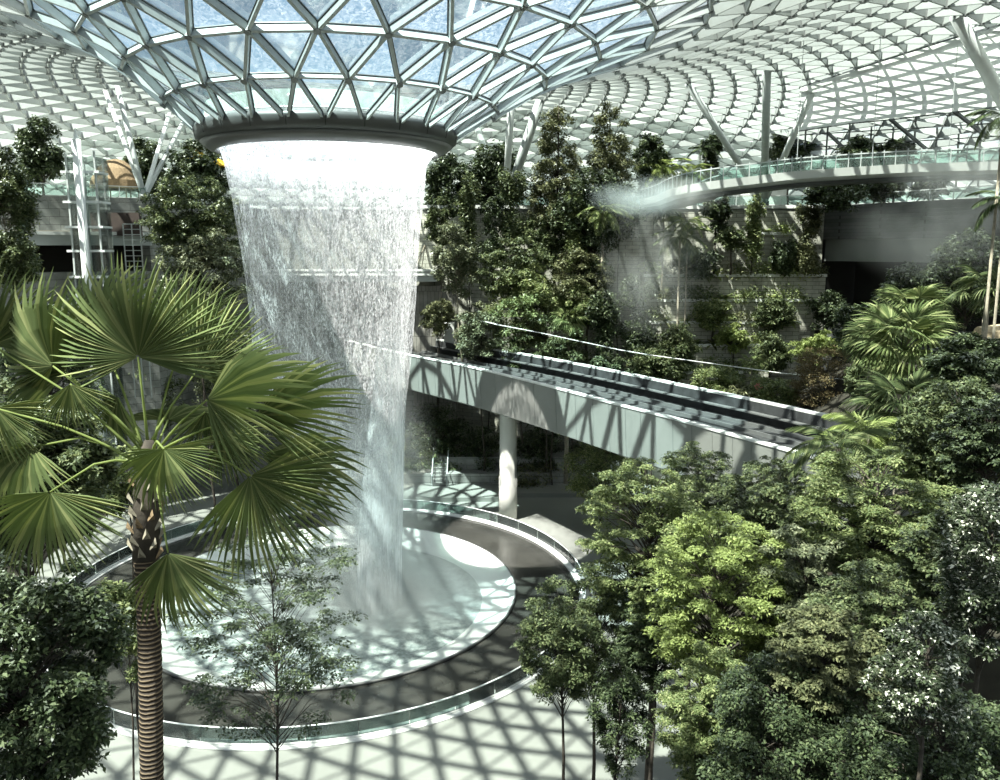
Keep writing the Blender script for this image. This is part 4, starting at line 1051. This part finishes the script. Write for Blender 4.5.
# palms, ferns
feather_palm('tree_fern', 'tree fern with drooping old fronds left of the misty grey wall', 603, 212, 96, 26, 16, 'light', 8, 'tree ferns on the wall', 1, 1.1, tr=.07)
feather_palm('feather_palm', 'yellow-green palm behind the misty end of the bridge, left one', 662, 168, 106, 26, 16, 'lime', TZ, 'yellow-green terrace palms', 2, .9)
feather_palm('feather_palm', 'yellow-green palm behind the misty end of the bridge, right one', 690, 172, 106, 24, 16, 'lime', TZ, 'yellow-green terrace palms', 3, .9)
feather_palm('feather_palm', 'small palm with few arching fronds against the lattice left of three-strut column', 706, 150, 107, 19, 9, 'dark', TZ, None, 4, .9)
feather_palm('feather_palm', 'tall palm with very thin pale trunk rising from the parapet', 680, 238, 94, 27, 12, 'mid', 1, 'slender palms on the ledge wall', 5, 1.0, tr=.045)
feather_palm('feather_palm', 'twin thin palm with lower crown beside the tall thin palm', 688, 224, 96, 24, 12, 'light', 8, 'slender palms on the ledge wall', 6, 1.0, tr=.04)
feather_palm('feather_palm', 'small grey palm in the dark shade under the bridge end', 664, 212, 100, 22, 10, 'dark', 20, 'slender palms on the ledge wall', 7, 1.0, tr=.04)
small_fan_palm('fan_palm', 'drooping pale fan palm low among trees behind far parapet', 568, 322, 93.5, 26, 12, 'light', 1, 'fan palms behind the viaduct', 1)
small_fan_palm('fan_palm', 'little fan palm with pale crown behind the cable by the parapet', 752, 366, 88, 17, 12, 'light', 1, 'fan palms behind the viaduct', 2)
small_fan_palm('fan_palm', 'fan palm with brownish trunk, upper of the big sunlit group at right', 912, 316, 56, 46, 18, 'light', None, 'sunlit fan palms at right', 3)
small_fan_palm('fan_palm', 'broadest sunlit fan palm before the dark opening at right', 902, 352, 52, 62, 22, 'light', None, 'sunlit fan palms at right', 4)
small_fan_palm('fan_palm', 'fan palm leaning out left of the broad sunlit palm', 872, 345, 53, 38, 14, 'mid', None, 'sunlit fan palms at right', 5)
small_fan_palm('fan_palm', 'fan palm below the broad sunlit palm, over the viaduct end', 903, 415, 40, 62, 18, 'mid', None, 'sunlit fan palms at right', 6)
small_fan_palm('fan_palm', 'fan palm at the right edge above the log', 988, 292, 42, 42, 12, 'mid', None, 'palms at the right edge', 7)
feather_palm('feather_palm', 'dark arching palm in front of the viaduct where it meets the trees', 838, 448, 36, 58, 13, 'mid', None, None, 8, .9, tr=.06, bark='bark')
feather_palm('feather_palm', 'yellow-green palm right of the dark arching palm at the viaduct end', 868, 432, 38, 46, 12, 'lime', None, None, 9, .9, tr=.05)
feather_palm('feather_palm', 'palm fronds reaching in at the right edge beside the footbridge', 1004, 118, 40, 36, 10, 'dark', None, 'palms at the right edge', 10, .8)
feather_palm('feather_palm', 'palm crown at the right edge under the footbridge', 1006, 200, 40, 34, 10, 'dark', None, 'palms at the right edge', 11, .8)
feather_palm('feather_palm', 'slim young palm standing in the shade right of the round column', 566, 420, 96, 16, 8, 'mid', 1.5, 'young palms under the viaduct', 12, 1, tr=.05)
feather_palm('feather_palm', 'slim young palm nearest the bright foliage under the viaduct', 585, 428, 96, 14, 8, 'mid', 1.5, 'young palms under the viaduct', 13, 1, tr=.05)
feather_palm('feather_palm', 'slim young palm in deepest shade just right of the column', 540, 418, 97, 15, 8, 'dark', 1.5, 'young palms under the viaduct', 14, 1, tr=.05)
# ledge plants
ords = ['first','second','third','fourth','fifth','sixth','seventh','eighth','ninth','tenth','eleventh','twelfth','thirteenth']
lname = ['square upper block','long upper ledge','second long ledge','third long ledge','fourth long ledge','lowest ledge']
k_ = 0
rs = np.random.default_rng(12)
for li, (a, b2, Y) in enumerate(LED):
    n_ = max(2, int((b2.x-a.x)/1.9)); n_ = min(n_, 12)
    for k in range(n_):
        f = (k+.5)/n_+rs.normal()*.015; x = a.x+(b2.x-a.x)*f; c = Vector((x, Y+.25+rs.random()*.5, a.z)); d_ = depth(c.y, c.z); px = 500+x/d_*FPX
        kind = rs.integers(0, 4); lm = ['light','mid','lime','olive'][rs.integers(0, 4)]; k_ += 1
        lab = f"{ords[k]} plant from the left on the {lname[li]} of the stone wall"
        rp = rs.uniform(9, 15)
        if kind <= 1: rosette('ledge_plant', lab, px, 0, c.y, 1, lm, 20, .16, 'plants on the stone ledges', k_, 'plant', a.z) if False else None
        V0 = c
        root_r = rp/FPX*d_
        b = MB(); rs2 = np.random.default_rng(k_)
        if kind <= 1:
            for q in range(26):
                az = q*2.39996; el = R(80-85*(q/26)); Ln = root_r*rs2.uniform(.8, 1.3); hd = Vector((math.cos(az), math.sin(az), 0)); sd = Vector((-hd.y, hd.x, 0)); vs = []
                for i in range(5):
                    t = i/4; p = V0+hd*Ln*t*math.cos(el*(1-.5*t))+Vector((0,0,Ln*(t*math.sin(el)-.6*t*t))); w_ = .15*root_r*math.sin(math.pi*(.12+.86*t)); vs += [p+sd*w_, p-sd*w_]
                b.add(vs, [(i*2,i*2+1,i*2+3,i*2+2) for i in range(4)])
            o = b.build('ledge_fern', L[lm])
        else:
            m_ = 420; off = rs2.normal(size=(m_,3)); off /= np.linalg.norm(off, axis=1, keepdims=True); off *= rs2.random((m_,1))**.4*root_r*np.array([1.25,.9,.8])
            C = np.array(V0)+off+np.array([0,-.1,root_r*.35]); Nn = np.array([0,-.2,1.0])+rs2.normal(size=(m_,3))*.6; Nn /= np.linalg.norm(Nn, axis=1, keepdims=True)
            Vv, F = leaves(C, Nn, .36*rs2.uniform(.6, 1.3, m_), .5, rs2); o = npmesh('ledge_shrub', Vv, F, L[lm])
        tag(o, lab, 'plant', 'plants on the stone ledges')
c = P(758,387,83.5); b = MB()
for q in range(9):
    a_ = q*2*math.pi/9; d1 = Vector((math.cos(a_), -.3, math.sin(a_))); s1 = Vector((-math.sin(a_), 0, math.cos(a_)))
    b.add([c, c+d1*.3+s1*.13, c+d1*.5, c+d1*.3-s1*.13], [(0,1,2,3)])
b.tube([c, Vector((c.x, 83.6, 1))], .04, 5)
tag(b.build('pink_flower', plain('pink_petal', (.8,.32,.28), .6)), 'single pink flower showing above the parapet under the little fan palm', 'flower')
# trees standing among the ledges
GL = 'small trees on the ledge wall'
tree('ledge_tree', 'upright bright tree on the wall right below the three-strut column', (742,196,764,262), 100.3, P(750,275,100.8).z, 'light', .3, 2600, 26, .42, .5, 'column', .08, seed=50, group=GL)
tree('ledge_tree', 'dark-leaved tree hanging below the bridge soffit on the wall', (702,190,730,232), 101, P(715,275,100.8).z, 'dark', .4, 2000, 22, .4, .5, seed=51, group=GL)
tree('ledge_tree', 'pair-crowned small tree with thin stem left of the square block', (716,222,748,252), 100.2, P(730,275,100.8).z, 'mid', .3, 2200, 24, .36, .45, seed=52, group=GL)
tree('ledge_tree', 'climber-clad upright tree at the corner by the dark opening', (794,200,822,272), 100, P(810,275,100.8).z, 'olive', .3, 3000, 30, .42, .5, 'column', .08, seed=53, group=GL)
tree('ledge_tree', 'dark shrubby tree between the square block and the corner tree', (770,236,800,275), 100.2, P(780,275,100.8).z, 'dark', .3, 2400, 24, .36, .5, seed=54, group=GL)
tree('ledge_tree', 'low dark bush under the thin palms on the wall', (672,245,722,278), 99.8, P(700,275,100.8).z, 'dark', .3, 3000, 30, .34, .5, seed=55, group=GL)
tree('ledge_tree', 'broad fern bush halfway down the ledges, left side', (690,296,736,330), 97.3, P(700,345,96.4).z, 'light', .3, 3000, 30, .34, .4, seed=56, group=GL)
tree('ledge_tree', 'broad leafy bush halfway down the ledges, right side', (752,296,796,332), 97, P(770,345,96.4).z, 'mid', .3, 3000, 30, .34, .4, seed=57, group=GL)
tree('ledge_tree', 'yellow-green clump low in the middle of the ledges', (716,322,752,352), 95.6, P(730,372,95).z, 'lime', .3, 2600, 26, .36, .4, seed=58, group=GL)
tree('ledge_tree', 'dark shrub against the dark stone parapet at the corner', (806,288,846,330), 96, 6, 'dark', .3, 3000, 30, .34, .5, seed=59, group=GL)
tree('ledge_tree', 'green shrub at the left foot of the ledges beside the thin palm', (655,322,700,376), 93.6, 2, 'mid', .3, 3600, 34, .34, .4, seed=60, group=GL)
tree('ledge_tree', 'leafy shrub right of the lowest ledge above the parapet', (748,332,792,376), 92, 2, 'mid', .28, 3600, 34, .34, .4, seed=61, group=GL)
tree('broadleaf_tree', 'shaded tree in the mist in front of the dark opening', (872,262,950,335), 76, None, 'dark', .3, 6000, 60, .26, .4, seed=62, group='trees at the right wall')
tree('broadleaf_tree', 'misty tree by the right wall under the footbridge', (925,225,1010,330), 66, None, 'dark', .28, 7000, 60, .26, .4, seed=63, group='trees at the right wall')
# under the viaduct
for k, (bx_, lab, lm) in enumerate([((380,430,432,470),'pale flowering bush left of the stone steps','olive'),((404,400,470,455),'dark bush on the bank above the stone steps','dark'),((455,420,512,482),'dark bush left of the round column on the low wall','dark'),
      ((512,425,565,478),'dark bush right of the round column on the low wall','dark'),((560,440,625,482),'shaded bush at the right end of the low wall','mid'),
      ((390,440,470,482),'broad dim bush right behind the head of the stone steps','mid'),((470,455,575,486),'long low dim planting along the top of the low wall','olive')]):
    tree('bank_shrub', lab, bx_, 97.5, 3.9, lm, .28, 3600, 36, .34, .4, seed=70+k, group='shrubs on the bank under the viaduct', cat='shrub')
tree('broadleaf_tree', 'golden-green tree under the viaduct right of the young palms', (562,428,640,505), 80, 1, 'light', .2, 9000, 70, .26, .35, seed=76, group=None)
# --- right-hand trees, nearer
GR = 'trees on the right-hand slope'
tree('light_green_tree', 'airy light green tree with dark forked trunk beside the round column base', (572,450,722,625), 36, None, 'light', .13, 26000, 150, .17, .22, seed=80, group=GR, tpx=664, tr=.24)
tree('slender_tree', 'slender tree at the rim of the white plaza with sunlit top', (516,572,606,705), 33, 1, 'mid', .12, 12000, 90, .2, .35, seed=81, group=GR, tpx=563, tr=.10)
tree('slender_tree', 'thin tree standing behind the slender plaza tree with straight dark stem', (548,560,645,700), 36, 1, 'mid', .13, 10000, 80, .2, .3, seed=82, group=GR, tpx=592, tr=.11)
tree('multi_stem_shrub', 'many-stemmed small tree on the plaza between two straight trunks', (590,640,655,780), 31, 1, 'dark', .12, 5000, 50, .25, .4, seed=83, group=GR, tpx=612, tr=.10)
tree('light_green_tree', 'bright yellow-green tree in front of the forked tree', (640,505,800,690), 29, None, 'lime', .12, 26000, 150, .17, .25, seed=84, group=GR, tpx=705, tr=.18)
tree('light_green_tree', 'bright green low tree at the bottom edge right of the plaza', (655,640,765,790), 25, None, 'light', .10, 16000, 110, .19, .28, seed=85, group=GR, tpx=690, tr=.12)
tree('layered_tree', 'mid green tree under the grey viaduct face, right of the airy tree', (700,455,830,600), 38, None, 'mid', .15, 18000, 120, .18, .25, seed=86, group=GR, tr=.18)
tree('layered_tree', 'grey-green tree in the middle of the right slope', (745,520,860,690), 28, None, 'grey', .12, 18000, 120, .18, .28, seed=87, group=GR, tr=.16)
tree('layered_tree', 'wide tree with flat layers of sunlit leaves below the palms', (790,440,960,590), 30, None, 'light', .13, 26000, 130, .2, .18, seed=88, group=GR, tr=.2)
tree('layered_tree', 'dark green tree with a lit layer, lower right slope', (800,560,960,700), 25, None, 'mid', .11, 22000, 130, .2, .2, seed=89, group=GR, tr=.18)
tree('broadleaf_tree', 'leafy tree right of the palms at the upper right edge', (895,375,1030,500), 31, None, 'mid', .14, 18000, 120, .2, .3, seed=90, group=GR, tr=.18)
tree('broadleaf_tree', 'dark dense tree between the palms and the log', (925,330,1010,405), 40, None, 'dark', .18, 9000, 70, .24, .35, seed=91, group=GR, tr=.16)
tree('white_leaved_shrub', 'shrub with white and grey leaves at the right edge', (938,470,1040,660), 20, None, 'pale', .11, 8000, 80, .24, .35, seed=92, group='white-leaved shrubs', cat='shrub')
tree('white_leaved_shrub', 'shrub with clusters of cream-white leaves near the bottom right', (868,610,985,735), 17.5, None, 'pale', .10, 5500, 60, .2, .3, seed=93, group='white-leaved shrubs', cat='shrub')
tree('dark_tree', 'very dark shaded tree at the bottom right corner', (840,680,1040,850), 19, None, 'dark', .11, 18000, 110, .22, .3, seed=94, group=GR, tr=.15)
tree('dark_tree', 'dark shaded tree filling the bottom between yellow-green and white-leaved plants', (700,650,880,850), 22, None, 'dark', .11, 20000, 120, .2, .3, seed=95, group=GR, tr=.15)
# fillers between the trees already placed
for k, (bx_, Y_, lm, nn_, kd, lab) in enumerate([
  ((424,196,456,250),103,'mid',4000,'round','leafy shrub at the terrace edge beside the falling water'),
  ((478,196,506,262),99,'dark',4000,'column','dark slim tree between the two upright climber pillars'),
  ((524,210,566,262),99,'mid',5000,'round','rounded tree standing at the foot of the left feathery tree'),
  ((586,215,616,290),96.5,'dark',4500,'column','dark upright tree behind the drooping tree fern'),
  ((604,190,636,240),99,'mid',4500,'round','bushy tree at the left margin of the bridge mist'),
  ((420,296,456,338),100,'olive',3000,'round','low olive shrub beneath the white slab beside the water'),
  ((556,276,596,330),95,'light',5000,'round','light green bush around the drooping pale fan palm'),
  ((536,340,572,386),93,'dark',4000,'round','dark bush tucked behind the parapet left of the glossy climber clump'),
  ((586,352,632,392),92,'dark',4000,'round','dark low bush between glossy climber clump and rounded shrub'),
  ((722,384,762,410),84,'olive',3000,'round','small olive bush by the parapet under the little fan palm'),
  ((832,300,880,352),80,'dark',5000,'round','dark bush under the dark opening, left of the sunlit fan palms'),
  ((846,352,900,410),66,'mid',6000,'round','green bush at the foot of the sunlit fan palms')]):
    tree('shrub' if kd == 'round' else 'slim_tree', lab, bx_, Y_, 1.0 if Y_ > 70 else None, lm, .27, nn_, 45, .26, .45, kd, .1, seed=110+k, group='filling greenery on the back wall', cat='shrub' if kd == 'round' else 'tree')
for k, (bx_, Y_, lm, nn_, lab) in enumerate([
  ((612,590,700,690),34,'dark',10000,'shaded tree behind the fork of the airy light green tree'),
  ((655,440,740,520),44,'mid',9000,'round tree top touching the lower edge of the viaduct face'),
  ((735,455,800,530),42,'mid',8000,'green tree top below the end of the grey viaduct face'),
  ((770,600,880,720),22,'olive',12000,'olive tree between grey-green tree and white-leaved shrub'),
  ((900,500,1010,620),23,'mid',12000,'green tree behind the white-leaved shrub at the right edge'),
  ((940,390,1040,490),26,'dark',12000,'dark tree above the white-leaved shrub at the right edge')]):
    tree('slope_tree', lab, bx_, Y_, None, lm, .125, nn_, 110, .18, .28, seed=130+k, group=GR, tr=.12)
# --- left, nearer
GF = 'leafy trees at the left edge'
tree('glossy_tree', 'dark glossy-leaved tree at the lower left edge', (-70,540,122,800), 13, None, 'dark', .10, 22000, 150, .17, .35, seed=100, group=GF, tr=.10)
tree('glossy_tree', 'sunlit glossy-leaved tree behind the lower palm fronds', (-60,375,112,560), 15, None, 'mid', .11, 18000, 130, .18, .35, seed=101, group=GF, tr=.11)
tree('glossy_tree', 'light green sprays just left of the ringed palm trunk', (88,440,168,520), 22, None, 'light', .13, 3500, 40, .25, .25, seed=102, group=GF, tr=.07)
tree('glossy_tree', 'light leafy twigs reaching to the palm trunk above the balustrade', (96,556,152,690), 20, None, 'light', .11, 3000, 40, .25, .3, seed=103, group=GF, tr=.06)
tree('slender_tree', 'delicate dark tree standing in front of the white pool', (172,515,376,740), 19, None, 'dark', .085, 7500, 95, .16, .14, seed=104, tpx=258, tr=.07, lean=.4)
